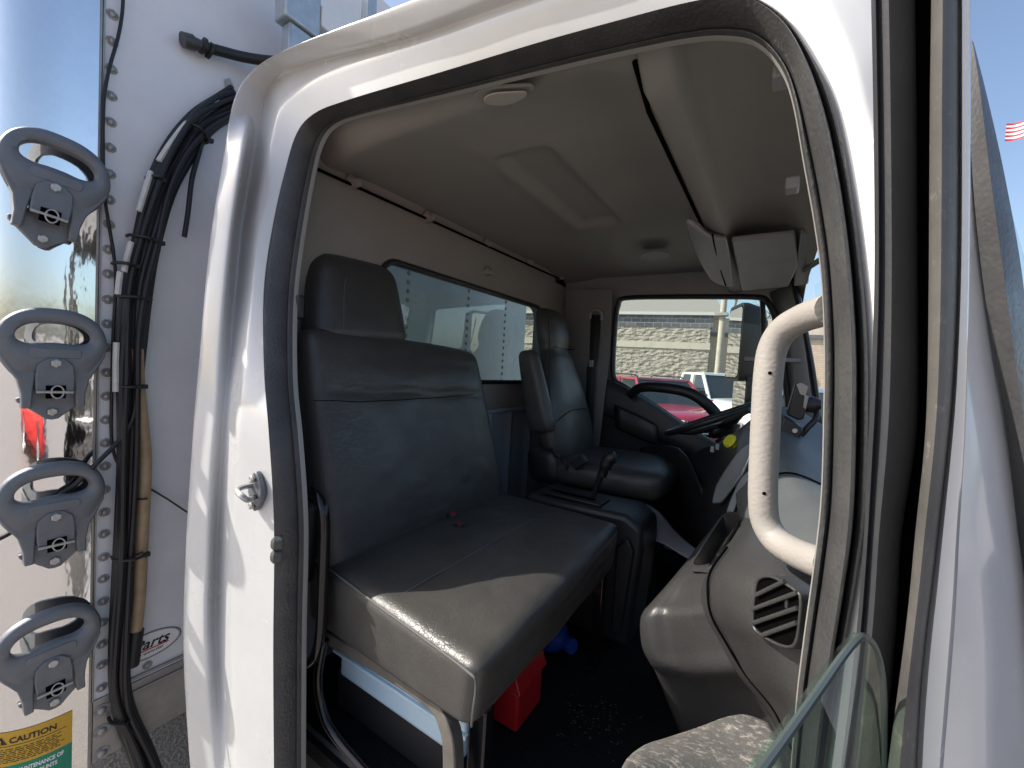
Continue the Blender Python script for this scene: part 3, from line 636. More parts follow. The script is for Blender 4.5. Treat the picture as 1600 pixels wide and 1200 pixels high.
# ------------------------------------------------------------------ gear console
gc = thing('gear_console', 'black centre console with gear lever beside the driver seat', 'console')
gb = MB().prism([Vector((-.80, 1.42, .95)), Vector((-.36, 1.42, .95)), Vector((-.335, 1.42, 1.30)), Vector((-.34, 1.42, 1.375)), Vector((-.40, 1.42, 1.41)), Vector((-.80, 1.42, 1.40))], (0, .22, 0))
gco = gb.build('console_body', M['dash_dark'], gc, bevel=.02, seg=3)
MB().box((-.74, 1.45, 1.405), (-.50, 1.55, 1.418)).build('shift_gate', M['black'], gc, bevel=.005)
MB().box((-.72, 1.475, 1.4185), (-.54, 1.495, 1.4205)).build('gate_slot', M['void'], gc)
MB().tube([(-.56, 1.52, 1.41), (-.535, 1.52, 1.50), (-.52, 1.52, 1.53)], [.009, .012, .02], 12).build('lever', M['black'], gc)
MB().tube(cr([(-.53, 1.52, 1.505), (-.518, 1.52, 1.545), (-.505, 1.52, 1.575), (-.48, 1.52, 1.585)], 4), [.018]*4+[.024]*6+[.022]*2+[.012], 14).build('lever_knob', M['black'], gc)
MB().prism([Vector((-.42, 1.415, 1.00)), Vector((-.385, 1.415, 1.00)), Vector((-.36, 1.415, 1.30)), Vector((-.385, 1.415, 1.34)), Vector((-.42, 1.415, 1.30))], (0, -.012, 0)).build('side_rib', M['dash_dark'], gc, bevel=.006)
tp = MB().grid(tg([[U(1010,787,'Y',1.75), U(1030,800,'Y',1.75), U(1060,835,'Y',1.72), U(1100,868,'Y',1.68)], [U(1010,815,'Y',1.68), U(1035,825,'Y',1.68), U(1060,850,'Y',1.66), U(1105,885,'Y',1.64)], [U(1010,840,'Y',1.64), U(1040,852,'Y',1.62), U(1070,870,'Y',1.62), U(1110,890,'Y',1.62)]], 4)).build('tunnel_cover', M['trim'], cab, solid=.004)

# ------------------------------------------------------------------ driver seat
ds = thing('driver_seat', 'black vinyl driver seat with high back and folded armrest', 'seat')
def ring(c, wx, wy, p=2.6, n=28):
    out = []
    for k in range(n):
        a = 2*math.pi*k/n; ca, sa = math.cos(a), math.sin(a)
        out.append(Vector((c[0]+wx*math.copysign(abs(ca)**(2/p), ca), c[1]+wy*math.copysign(abs(sa)**(2/p), sa), c[2])))
    return out
secs = [(1.44,-.85,.045,.15),(1.46,-.85,.06,.20),(1.52,-.86,.075,.235),(1.62,-.885,.08,.245),(1.72,-.91,.075,.235),(1.82,-.935,.07,.21),(1.90,-.955,.062,.175),(1.96,-.97,.058,.145),(2.0,-.985,.052,.118),(2.06,-.99,.060,.130),(2.13,-1.005,.058,.125),(2.18,-1.02,.05,.108),(2.205,-1.03,.035,.08),(2.212,-1.035,.012,.03)]
sec2 = cr([Vector((z, x, wx)) for z, x, wx, wy in secs], 3); sec3 = cr([Vector((wy, 0, 0)) for z, x, wx, wy in secs], 3)
rws = [ring((s.y, 1.95, s.x), s.z, q.x) for s, q in zip(sec2, sec3)]
dbk = MB().grid(rws, closed_u=True).build('backrest', M['vinyl'], ds)
MB().tube(cr([Vector((-.925, 1.83, 2.01)), Vector((-.918, 1.95, 2.005)), Vector((-.925, 2.07, 2.01))], 5), .0016, 6).build('headrest_seam', M['void'], dbk)
MB().tube(cr([Vector((-.835, 1.73, 1.66)), Vector((-.826, 1.85, 1.70)), Vector((-.825, 1.95, 1.705)), Vector((-.826, 2.05, 1.70)), Vector((-.845, 2.16, 1.66))], 5), .0016, 6).build('lumbar_seam', M['void'], dbk)
MB().tube(cr([Vector((-.955, 1.81, 2.15)), Vector((-.93, 1.80, 2.0)), Vector((-.90, 1.755, 1.86)), Vector((-.865, 1.725, 1.72)), Vector((-.835, 1.73, 1.58)), Vector((-.82, 1.76, 1.47))], 5), .003, 6).build('piping', M['black'], dbk)
cushion([(-.86,1.70,1.38), (-.36,1.72,1.38), (-.36,2.20,1.38), (-.86,2.20,1.38), (-.86,1.70,1.49), (-.34,1.72,1.50), (-.34,2.20,1.50), (-.86,2.20,1.49)], 'seat_cushion', M['vinyl'], ds, rad=.045, bulge=(.015, .01, .012), n=10)
MB().box((-.80, 1.74, .95), (-.40, 2.16, 1.375)).build('seat_base', M['dash_dark'], ds, bevel=.03)
ar = [(-.985,1.655,1.60), (-.865,1.655,1.62), (-.865,1.725,1.62), (-.985,1.725,1.60), (-1.075,1.655,1.97), (-.99,1.655,1.985), (-.99,1.725,1.985), (-1.075,1.725,1.97)]
cushion([(x+.045, y, z) for x, y, z in ar], 'armrest', M['vinyl'], ds, rad=.03, bulge=(.008, .004, .004), n=8)
cushion([(-.93,1.69,1.38), (-.80,1.69,1.38), (-.80,1.75,1.38), (-.93,1.75,1.38), (-.95,1.69,1.52), (-.82,1.69,1.52), (-.82,1.75,1.52), (-.95,1.75,1.52)], 'hinge_cover', M['black'], ds, rad=.02, n=6)
MB().tube(cr([U(862,700,'Y',1.70), U(868,712,'Y',1.69), U(882,722,'Y',1.68), U(884,735,'Y',1.68)], 4), .006, 8).build('belt_stalk', M['black'], ds)
MB().box((-.02, -.012, -.035), (.02, .012, .035), M=Matrix.Translation(U(905, 722, 'Y', 1.68))@Matrix.Rotation(R(50), 4, 'Y')).build('belt_buckle', M['black'], ds, bevel=.005)

# ------------------------------------------------------------------ steering wheel
sw = thing('steering_wheel', 'black steering wheel tilted in front of the driver seat', 'steering wheel')
wc = Vector((-.190, 1.93, 1.742)); tilt = Matrix.Rotation(R(-26), 3, 'Y')
wr = [wc+tilt@Vector((.215*math.cos(a), .215*math.sin(a), 0)) for a in [2*math.pi*k/48 for k in range(49)]]
MB().tube(wr, .0125, 12, caps=False).build('rim', M['black'], sw)
sp = MB()
for a in (0, 120, 240): sp.tube([wc+tilt@Vector((0, 0, -.04)), wc+tilt@Vector((.12*math.cos(R(a+60)), .12*math.sin(R(a+60)), -.03)), wc+tilt@Vector((.21*math.cos(R(a+60)), .21*math.sin(R(a+60)), 0))], [.03, .02, .012], 8, flat=.6)
sp.lathe(wc, tilt@Vector((0, 0, 1)), [(0, -.04), (.05, -.045), (.065, -.06), (.05, -.08), (0, -.09)], 20); sp.build('hub', M['black'], sw)
MB().tube([wc+tilt@Vector((0, 0, -.08)), wc+tilt@Vector((.04, 0, -.32))], [.05, .08], 14).build('column_cover', M['dash_dark'], sw)
MB().tube([wc+tilt@Vector((.0, -.04, -.11)), wc+tilt@Vector((-.03, -.19, -.10))], [.006, .009], 8).build('stalk', M['black'], sw)

# ------------------------------------------------------------------ dashboard
db = thing('dashboard', 'dark grey plastic dashboard with slanted side air vent', 'dashboard')
def T(rows, n=8): return tg([[U(x, y, 'Y', d) for x, y, d in r] for r in rows], n)
gbx = T([
 [(1140,800,1.75),(1126,812,1.32),(1150,806,1.25),(1185,800,1.12)],
 [(1110,850,1.55),(1092,855,1.16),(1125,850,1.08),(1165,840,1.0)],
 [(1080,890,1.45),(1060,897,1.03),(1085,897,.97),(1130,890,.90)],
 [(1045,930,1.40),(1023,940,.95),(1060,938,.91),(1120,932,.85)],
 [(1030,950,1.40),(1008,957,.935),(1050,955,.885),(1120,953,.83)],
 [(1028,970,1.40),(1003,975,.93),(1048,972,.88),(1120,970,.83)],
 [(1030,1005,1.40),(1006,1010,.93),(1060,1015,.88),(1150,1010,.82)],
 [(1040,1030,1.40),(1018,1035,.94),(1075,1050,.885),(1175,1045,.81)],
 [(1045,1045,1.45),(1026,1048,.985),(1085,1064,.945),(1180,1075,.87)],
 [(1065,1095,1.45),(1046,1097,1.03),(1110,1112,.99),(1205,1118,.88)],
 [(1085,1145,1.45),(1068,1150,1.08),(1130,1165,1.03),(1230,1165,.88)],
 [(1105,1200,1.45),(1090,1200,1.11),(1150,1220,1.03),(1250,1220,.88)]])
TRP = [(1084,884),(1114,886),(1128,862),(1142,838),(1158,814),(1150,809),(1130,811),(1118,828),(1098,860)]
def inpoly(x, y, P):
    c = False
    for i in range(len(P)):
        (x1_, y1_), (x2_, y2_) = P[i-1], P[i]
        if (y1_ > y) != (y2_ > y) and x < (x2_-x1_)*(y-y1_)/(y2_-y1_)+x1_: c = not c
    return c
gmb = MB().grid(gbx)
def cut(mb_):
    fs = []; ms = []
    for f, mi in zip(mb_.f, mb_.m):
        c = sum((Vector(mb_.v[i]) for i in f), Vector())/len(f); d_ = c-CAM; z_ = d_.dot(fw)
        if c.y < 1.35 and inpoly(800+F*d_.dot(rt)/z_, 600-F*d_.dot(up)/z_, TRP): continue
        fs.append(f); ms.append(mi)
    mb_.f = fs; mb_.m = ms; return mb_
dgo = cut(gmb).build('glovebox_panel', M['dash'], db, solid=.008, angle=60)
pod = T([
 [(1150,800,1.28),(1168,788,1.2),(1210,800,1.1),(1250,815,1.0),(1330,850,.90)],
 [(1160,826,1.06),(1182,815,.98),(1216,828,.92),(1256,845,.84),(1330,880,.76)],
 [(1148,842,.98),(1168,838,.88),(1200,850,.80),(1245,872,.74),(1320,910,.68)],
 [(1126,868,.92),(1146,864,.82),(1180,878,.74),(1230,900,.685),(1305,935,.64)],
 [(1104,905,.88),(1122,896,.77),(1162,912,.70),(1216,930,.655),(1300,965,.62)],
 [(1098,935,.86),(1114,930,.76),(1155,945,.69),(1212,960,.645),(1295,995,.615)],
 [(1104,965,.85),(1124,965,.75),(1160,975,.685),(1212,992,.64),(1290,1020,.615)],
 [(1126,1000,.83),(1142,998,.75),(1172,1008,.69),(1218,1022,.64),(1283,1050,.615)],
 [(1157,1055,.81),(1170,1052,.74),(1194,1058,.69),(1228,1070,.64),(1275,1095,.615)],
 [(1205,1115,.79),(1214,1110,.72),(1228,1112,.68),(1246,1122,.64),(1266,1140,.615)],
 [(1245,1200,.79),(1250,1200,.72),(1255,1200,.68),(1258,1205,.64),(1262,1210,.615)]])
podo = MB().grid(pod).build('vent_pod', M['dash'], db, solid=.006, angle=70)
MB().tube(cr([U(x, y, 'Y', d-.012) for x, y, d in ((1136,855,.87),(1110,893,.80),(1106,930,.775),(1112,963,.77),(1132,1000,.765),(1165,1054,.76),(1212,1114,.73),(1248,1200,.70))], 5), .0022, 6).build('pod_seam', M['void'], dgo)
# vent: frame, dark cavity, slats, fixed to the pod
vp = Vector((0, 0, 0))
vpx = [(1183,909),(1196,903),(1212,907),(1240,925),(1247,938),(1245,970),(1241,997),(1232,1008),(1212,1004),(1188,990),(1178,980),(1176,960),(1179,930)]
A_ = U(1183, 909, 'Y', .655); B_ = U(1247, 938, 'Y', .607); C_ = U(1212, 1006, 'Y', .619)
vn = (B_-A_).cross(C_-A_).normalized()
if vn.y > 0: vn = -vn
def UV(px, py, off=0):
    d = fw + rt*((px-800)/F) - up*((py-600)/F); q = A_+vn*off; return CAM+d*((q-CAM).dot(vn)/d.dot(vn))
lo_ = cr([UV(*p, .004) for p in vpx], 4, closed=True); cc = sum(lo_, Vector())/len(lo_)
vf = MB().ringplate([cc+(p-cc)*1.10 for p in lo_], lo_, -vn*.03).build('vent_frame', M['dash'], db, bevel=.002)
MB().prism([p-vn*.004 for p in lo_], -vn*.012).build('vent_cavity', M['void'], vf)
for a, b in (((1181,930),(1226,908)), ((1176,952),(1246,926)), ((1176,974),(1246,950)), ((1192,992),(1245,973)), ((1180,981),(1206,972))):
    if a == (1180,981): continue
    s = MB().tube([UV(*a, .004), UV(*b, .004)], .0028, 8, flat=1.0); s.build('slat', M['dash'], vf)
MB().tube([UV(1230, 935, .0), UV(1230, 950, .0)], .003, 8).build('vent_knob', M['black'], vf)
# tray recess in top
tray = [U(x, y, 'Y', d) for x, y, d in ((1084,884,.985),(1100,888,.945),(1114,886,.925),(1128,862,.99),(1142,838,1.05),(1158,814,1.14),(1150,807,1.19),(1132,809,1.24),(1118,828,1.17),(1098,860,1.06))]
tl = cr(tray, 4, closed=True); tc_ = sum(tl, Vector())/len(tl); upn = Vector((-.25, -.1, 1)).normalized()
MB().grid([[tc_+(p-tc_)*k+upn*h for p in tl] for k, h in ((1.13, .001), (1.07, .007), (1.0, .006), (.97, -.004), (.93, -.045))], closed_u=True).build('tray_rim', M['dash'], dgo)
MB().add([tc_+(p-tc_)*.94-upn*.044 for p in tl], [list(range(len(tl)))]).build('tray_floor', mat('tray_liner', (.20, .19, .16), .7, c2=(.12, .115, .105), cscale=14), dgo)
# dash top and hump
top = T([
 [(1165,665,1.55),(1200,640,1.55),(1240,640,1.60),(1290,668,1.62),(1350,700,1.62)],
 [(1152,700,1.42),(1190,682,1.40),(1230,678,1.40),(1290,715,1.40),(1350,745,1.40)],
 [(1150,740,1.32),(1190,718,1.26),(1230,716,1.22),(1290,738,1.20),(1350,765,1.18)],
 [(1152,775,1.24),(1190,750,1.14),(1230,742,1.08),(1290,765,1.04),(1350,790,1.0)],
 [(1155,800,1.18),(1185,788,1.04),(1230,785,.98),(1290,800,.90),(1350,820,.86)],
 [(1165,825,1.10),(1182,818,.98),(1222,828,.90),(1290,850,.80),(1350,870,.76)],
 [(1170,842,1.04),(1186,838,.95),(1220,850,.86),(1290,880,.76),(1350,900,.72)]])
MB().grid(top).build('dash_top', M['dash_top'], db, solid=.006, angle=70)
MB().tube(cr([U(x, y, 'Y', d) for x, y, d in ((1185,757,1.13),(1215,741,1.075),(1245,741,1.055),(1290,760,1.035),(1340,785,1.0))], 5), .0022, 6).build('dash_seam', M['void'], db)
# instrument binnacle in front of driver
bin_ = T([
 [(1040,735,2.30),(1075,715,2.10),(1100,700,1.90),(1128,690,1.72),(1165,664,1.62),(1190,640,1.7)],
 [(1045,770,2.25),(1078,752,2.0),(1105,738,1.80),(1126,716,1.62),(1160,690,1.50),(1185,665,1.5)],
 [(1050,800,2.2),(1080,790,1.95),(1104,775,1.68),(1118,752,1.54),(1150,716,1.42),(1180,690,1.4)],
 [(1055,840,2.2),(1082,830,1.95),(1106,800,1.60),(1114,775,1.50),(1140,745,1.36),(1175,715,1.3)],
 [(1065,880,2.2),(1085,860,1.95),(1108,818,1.58),(1122,806,1.44),(1145,790,1.30),(1172,772,1.26)],
 [(1075,920,2.2),(1095,890,1.95),(1112,835,1.6),(1130,830,1.44),(1150,822,1.30),(1172,815,1.22)]])
MB().grid(bin_).build('instrument_panel', M['dash_dark'], db, solid=.006, angle=70)
MB().grid(T([[(1120,760,1.40),(1128,745,1.37),(1143,722,1.32),(1157,705,1.30),(1172,695,1.28)],[(1116,775,1.38),(1130,768,1.35),(1148,745,1.30),(1163,722,1.27),(1174,708,1.25)],[(1114,786,1.37),(1126,785,1.34),(1136,773,1.30),(1148,757,1.27),(1160,742,1.25)]],4)).build('silver_bezel', M['silver'], db, solid=.006)
MB().grid(T([[(1136,800,1.27),(1145,775,1.26),(1158,750,1.235),(1172,735,1.22)],[(1146,803,1.26),(1154,780,1.25),(1165,758,1.22),(1174,748,1.20)]],4)).build('silver_bezel', M['silver'], db, solid=.006)
MB().tube(cr([U(x, y, 'Y', d) for x, y, d in ((1130,660,1.62),(1155,650,1.58),(1172,640,1.56))], 4), .008, 8).build('binnacle_lip', M['dash_dark'], db)
c_ = U(1146, 693, 'Y', 1.52)
kn = MB().lathe(c_, (-.6, -.45, .45), [(0, .022), (.020, .022), (.024, .014), (.018, .008), (.012, .004), (.013, -.03)], 18); tag(kn.build('brake_knob', M['yellow'], db), 'yellow parking brake knob')
for k in range(2): MB().box((-.006, -.006, -.01), (.006, .006, .01), M=Matrix.Translation(U(1113+8*k, 702-4*k, 'Y', 1.60))).build('switch', M['trim'], db, bevel=.001)
# lower filler under binnacle towards the driver footwell
MB().grid(T([[(1000,700,2.25),(1060,700,2.0),(1100,770,1.75)],[(1010,760,2.2),(1060,770,2.0),(1105,830,1.75)],[(1010,850,2.25),(1070,850,2.1),(1115,880,1.8)]],4)).build('knee_panel', M['dash_dark'], db, solid=.006)

# dash mounted device
el = thing('mounted_display', 'black handheld display on a bracket atop the dashboard', 'display')
MB().prism([U(x, y, 'Y', 1.42) for x, y in ((1229,648),(1243,600),(1247,597),(1262,602),(1258,618),(1264,620),(1256,655),(1248,657))], (0, .09, 0)).build('display_body', M['black'], el, bevel=.005)
MB().prism([U(x, y, 'Y', 1.418) for x, y in ((1244,600),(1252,598),(1263,604),(1259,617),(1264,619),(1259,640),(1255,636),(1257,618),(1250,616))], (0, .004, 0)).build('side_cover', M['handle'], el, bevel=.001)
MB().prism([U(x, y, 'Y', 1.40) for x, y in ((1213,684),(1225,651),(1253,668),(1255,674),(1241,696),(1236,697))], (0, .12, 0)).build('bracket', M['black'], el, bevel=.004)
for x, y in ((1242,673), (1236,683)): MB().lathe(U(x, y, 'Y', 1.399), (0, -1, 0), [(.007, 0), (.006, .003), (0, .003)], 12).build('screw', M['bolt'], el)
MB().prism([U(x, y, 'Y', 1.39) for x, y in ((1221,686),(1226,683),(1246,699),(1242,701))], (0, .12, 0)).build('base_plate', M['silver'], el, bevel=.001)
MB().tube(cr([U(x, y, 'Y', d) for x, y, d in ((1252,640,1.46),(1266,633,1.46),(1276,642,1.46),(1274,655,1.45),(1262,668,1.44),(1252,680,1.44))], 5), .008, 8).build('cord', M['black'], el)
MB().lathe(U(1262, 632, 'Y', 1.45), (1, 0, .1), [(0, -.012), (.022, -.012), (.024, .012), (.014, .03), (0, .03)], 12).build('plug', M['black'], el)

# ================================================================== cargo box behind the cab
box = thing('cargo_box', 'white riveted cargo box with polished rounded corner post behind the cab', 'truck body')
XB = -1.60
wallmb = MB().box((XB-.04, .345, .86), (XB, 2.68, 3.5)); wallmb.build('front_wall', M['boxwall'], box)
Rr = .15
def post(s, off=0, x0=XB+.012):
    """arc length s from the wall edge Y=.372 outwards, then round the corner"""
    if s < .05: return Vector((x0+off, .355-s, 0))
    a = (s-.05)/Rr
    if a < math.pi/2: return Vector((x0-Rr+(Rr+off)*math.cos(a), .305-(Rr+off)*math.sin(a), 0))
    return Vector((x0-Rr-(s-.05-Rr*math.pi/2), .305-Rr-off, 0))
ss_ = [.012*i for i in range(26)]+[.35, .6, 1.2, 2.5]
zs = [.58+.14*i for i in range(22)]
MB().grid([[post(s)+Vector((0, 0, z)) for s in ss_] for z in zs]).build('corner_post', M['chrome'], box, angle=80)
MB().box((XB, .356, .58), (XB+.010, .361, 3.5)).box((XB, .363, .58), (XB+.006, .367, 3.5)).build('post_edge_strip', M['alu'], box, bevel=.001)
MB().box((XB-.02, .345, .675), (XB+.006, 2.68, .862)).box((XB, .40, .872), (XB+.009, 2.68, .880)).box((XB, .40, .83), (XB+.012, 2.68, .838)).build('bottom_rail', M['alu'], box, bevel=.002)
MB().box((XB-3.2, 1.1, .60), (XB-.05, 2.2, .86)).box((XB-3.2, .3, .80), (XB-.05, 2.68, .86)).build('underframe', M['dash_dark'], box)
rv0 = None
def rivet(y, z, s=1.0):
    global rv0
    if rv0 is None:
        rb = MB(); rb.lathe((0, 0, 0), (1, 0, 0), [(.0135, .0006), (.0085, .0014)], 9, mi=1); rb.lathe((0, 0, 0), (1, 0, 0), [(.0082, .001), (.0078, .003), (.005, .0052), (0, .006)], 9, mi=0)
        rv0 = rb.build('rivet', [M['alu'], M['dirtmark']], box); r = rv0
    else:
        r = rv0.copy(); col.objects.link(r)
    r.parent = box; r.location = (XB+.001, y, z); r.scale = (1, s, s); r.rotation_euler = (random.uniform(0, 6), 0, 0); return r
for y in (23,65,108,150,191,231,272,312,351,390,428,468,506,543,582,619,656,692,728,765,800,834,870,904,939,972,1006,1038,1074):
    p = U(176-.016*y, y, 'X', XB); rivet(p.y, p.z)
for y in (1108,1140,1175):
    p = U(158, y, 'X', XB); r = rivet(p.y, p.z, 1.4); r.location.x = XB+.007
for k in range(5): rivet(.49+.11*k, .897)
for yy in (1.50, 1.99, 2.40):
    for k in range(14): rivet(yy, 1.80+.045*k, .9)
# caution sticker wrapped on the post
def text_mesh(s, size, bold=0.0, shear=0.0, align='LEFT'):
    cu = bpy.data.curves.new('t', 'FONT'); cu.body = s; cu.size = size; cu.offset = bold; cu.shear = shear; cu.align_x = align; cu.resolution_u = 3
    ob = bpy.data.objects.new('t', cu); col.objects.link(ob); dg = bpy.context.evaluated_depsgraph_get(); dg.update()
    me = bpy.data.meshes.new_from_object(ob.evaluated_get(dg)); vs = [v.co.copy() for v in me.vertices]; fs = [list(p.vertices) for p in me.polygons]
    bpy.data.objects.remove(ob); bpy.data.meshes.remove(me); return vs, fs
def sinv(px, py):   # arc length of the post point at this pixel
    best = min(((U_proj(post(s)+Vector((0, 0, 1.0)))[0]-px)**2, s) for s in [.002*i for i in range(160)]); return best[1]
def U_proj(p):
    d = Vector(p)-CAM; z = d.dot(fw); return 800+F*d.dot(rt)/z, 600-F*d.dot(up)/z
def zfor(s, py):
    best = min((abs(U_proj(post(s)+Vector((0, 0, z)))[1]-py), z) for z in [.4+.002*i for i in range(900)]); return best[1]
sR = sinv(115, 1110); ztop = zfor(sR, 1109); zmid = zfor(sR, 1158)
stk = MB(); sL = sR+.26
for (za, zb, mi) in ((ztop, zmid, 0), (zmid, zmid-.13, 1)):
    stk.grid([[post(sR+(sL-sR)*i/24, .0012)+Vector((0, 0, z)) for i in range(25)] for z in (za, zb)], mi=mi)
MY = mat('sticker_amber', (.62, .36, .03), .45); MGn = mat('sticker_green', (.005, .24, .13), .45); MK = mat('sticker_black', (.01, .01, .01), .5); MW = mat('sticker_white', (.8, .8, .8), .5); MRd = mat('sticker_red', (.5, .01, .02), .5)
stko = stk.build('caution_sticker', [MY, MGn], box)
def wrap(txt, size, s_right, z, m, name, bold=.0, sx=1.0):
    vs, fs = text_mesh(txt, size, bold); wd = max(v.x for v in vs)*sx
    q = MB(); q.add([post(s_right+wd-v.x*sx, .002)+Vector((0, 0, z+v.y)) for v in vs], fs); return q.build(name, m, stko, smooth=False)
H = ztop-zmid
wrap('CAUTION', H*.235, sR+.030, ztop-H*.34, MK, 'sticker_text', .0006, .88)
q = MB(); sc = sR+.030; ws_ = .112
q.grid([[post(sR+.012+.22*i/20, .002)+Vector((0, 0, z)) for i in range(21)] for z in (ztop-H*.41, ztop-H*.425)])
for k in range(8):
    z = ztop-H*(.50+.055*k); s_ = sR+.012+random.uniform(0, .02)
    while s_ < sR+.20:
        l = random.uniform(.006, .018); q.grid([[post(s_+l*i/2, .002)+Vector((0, 0, zz)) for i in range(3)] for zz in (z, z-H*.02)]); s_ += l+.003
q.build('sticker_small_print', MK, stko, smooth=False)
vs, fs = text_mesh('CAUTION', H*.235, .0006); tw = max(v.x for v in vs)*.88/.82
s_ = sR+.030+tw*.82+.004; zb = ztop-H*.36
q = MB(); q.add([post(s_+.0, .002)+Vector((0, 0, zb)), post(s_+.024, .002)+Vector((0, 0, zb)), post(s_+.012, .002)+Vector((0, 0, zb+H*.24))], [(0, 1, 2)]); q.build('warning_triangle', MK, stko, smooth=False)
vs2, fs2 = text_mesh('!', H*.17, .0004); mx_ = max(v.x for v in vs2)
q = MB(); q.add([post(s_+.012+mx_*.5+.0006-v.x, .0028)+Vector((0, 0, zb+H*.03+v.y)) for v in vs2], fs2); q.build('warning_mark', MY, stko, smooth=False)
wrap('MAINTENANCE OF', H*.17, sR+.016, zmid-H*.24, MW, 'sticker_text', .0006, .64)
wrap('BODY MOUNTS', H*.17, sR+.028, zmid-H*.44, MW, 'sticker_text', .0006, .64)
# oval parts sticker on the wall
oc_ = U(232, 1008, 'X', XB); pr = U(280, 990, 'X', XB); ow = .085; oh = .042
def oval(w_, h_, off): return [Vector((XB+off, oc_.y+w_*math.cos(a)+.0, oc_.z+h_*math.sin(a))) for a in [2*math.pi*k/40 for k in range(40)]]
ovo = MB().add(oval(ow, oh, .0015), [list(range(40))]).build('oval_sticker', MW, box, smooth=False)
MB().grid([oval(ow, oh, .002), oval(ow*.965, oh*.94, .002)], closed_u=True).grid([oval(ow*.94, oh*.90, .002), oval(ow*.925, oh*.88, .002)], closed_u=True).build('sticker_border', MK, ovo, smooth=False)
def ovtext(t, size, y, z, m, shear=0, bold=0, up_=0.0):
    vs, fs = text_mesh(t, size, bold, shear); MB().add([Vector((XB+.0025, oc_.y+y+v.x, oc_.z+z+v.y+up_*v.x)) for v in vs], fs).build('sticker_text', m, ovo, smooth=False)
ovtext('Parts', .044, -.040, -.008, MK, .35, .0008)
ovtext('-2286 • www.star', .013, -.055, -.029, MK, 0, .0002, .06)
MB().add([Vector((XB+.0022, oc_.y+a, oc_.z+b)) for a, b in ((-.06, -.016), (.05, -.013), (.052, -.009), (-.06, -.012))], [(0, 1, 2, 3)]).build('red_underline', MRd, ovo, smooth=False)

# ------------------------------------------------------------------ rubber-grip latches on the post
def latch_parts(parent):
    su, sv = .00037, .00055
    def pl(pts, n=3, sym=True, cl=True):
        pts = [(u*su, v*sv) for u, v in pts]
        if sym: pts = pts+[(-u, v) for u, v in pts[::-1] if abs(u) > 1e-9]
        P3 = [Vector((0, u, v)) for u, v in pts]
        return cr(P3, n, closed=True) if n > 1 else P3
    X_ = lambda L_, x: [p+Vector((x, 0, 0)) for p in L_]
    # grip: ring with a slot
    out_ = pl([(0,254),(95,248),(178,222),(238,175),(266,108),(256,45),(222,-15),(170,-60),(80,-50),(0,-45)], 4)
    sl_ = pl([(0,186),(60,184),(125,172),(168,146),(178,118),(158,98),(105,90),(50,94),(20,95),(0,95)], 4)
    rows = []
    for k, x in ((0, .030), (.07, .038), (.16, .042), (.5, .045), (.86, .043), (.95, .038), (1, .032)):
        rows.append([a.lerp(b, k)+Vector((x, 0, 0)) for a, b in zip(out_, sl_)])
    for k, x in ((1, .024), (0, .022)): rows.append([a.lerp(b, k)+Vector((x, 0, 0)) for a, b in zip(out_, sl_)])
    MB().grid(rows, closed_u=True, closed_v=True).build('grip', M['steel'], parent, angle=50)
    for s_ in (1, -1):
        am = [(258,110),(252,40),(216,-15),(170,-75),(152,-140),(150,-205),(106,-205),(99,-120),(86,-40),(140,0),(190,60)]
        L_ = [Vector((.014, s_*u*su, v*sv)) for u, v in am]
        MB().prism(L_, (.027, 0, 0)).build('arm', M['steel'], parent, bevel=.003)
    MB().prism([Vector((.043, a*.00037, b*.00055+.026)) for a, b in rrect(250, 44, 20, 4)], (.0035, 0, 0)).build('name_pad', M['steel'], parent, bevel=.0015)
    plate = pl([(0,28),(42,24),(86,-6),(94,-60),(90,-130),(0,-132)], 1)
    MB().prism(X_(plate, .020), (.030, 0, 0)).build('keeper_plate', M['steel'], parent, bevel=.003)
    low = pl([(0,-100),(100,-110),(120,-150),(168,-162),(160,-180),(60,-242),(30,-262),(0,-266)], 1)
    MB().prism(X_(low, .0), (.018, 0, 0)).build('base_plate', M['steel'], parent, bevel=.003)
    MB().box((.048, -.022*.8, -.160*.55), (.0515, .022*.8, -.100*.55)).build('slot_hole', M['void'], parent)
    for v in (2, -228):
        x0 = .050 if v > 0 else .018
        MB().lathe((x0, 0, v*sv), (1, 0, 0), [(.0105, 0), (.0105, .005), (.008, .0065), (0, .0065)], 6).build('bolt', M['bolt'], parent, angle=20)
    MB().tube([(.055, -.034, -.128*.55), (.055, .030, -.132*.55)], .0035, 8).build('pin', M['bolt'], parent)
    MB().tube([Vector((.056, .011*math.cos(a)+.002, -.0715+.016*math.sin(a))) for a in [2*math.pi*k/16 for k in range(17)]], .0018, 6, caps=False).build('split_ring', M['bolt'], parent)
lab = ['topmost cast steel grip latch on the polished corner post', 'second grip latch from the top on the polished post',
       'third grip latch from the top, a black cable passing behind it', 'lowest cast steel grip latch, just above the caution sticker']
lc = [(79, 300), (80, 567), (80, 801), (76, 1024)]; L0 = None
for i, (px, py) in enumerate(lc):
    p = U(px, py, 'X', XB+.012)
    if i == 0:
        L0 = thing('grip_latch', lab[0], 'latch', (XB+.013, p.y, p.z), 'grip latches on the box corner post'); latch_parts(L0); t = L0
    else:
        t = L0.copy(); col.objects.link(t); t.location = (XB+.013, p.y, p.z); t['label'] = lab[i]
        for ch in L0.children:
            c = ch.copy(); col.objects.link(c); c.parent = t
    t.rotation_euler = (R((-7, 0, 2, 4)[i]), 0, 0)
    # its rubber strap tail, seen through the slot, hugging the post

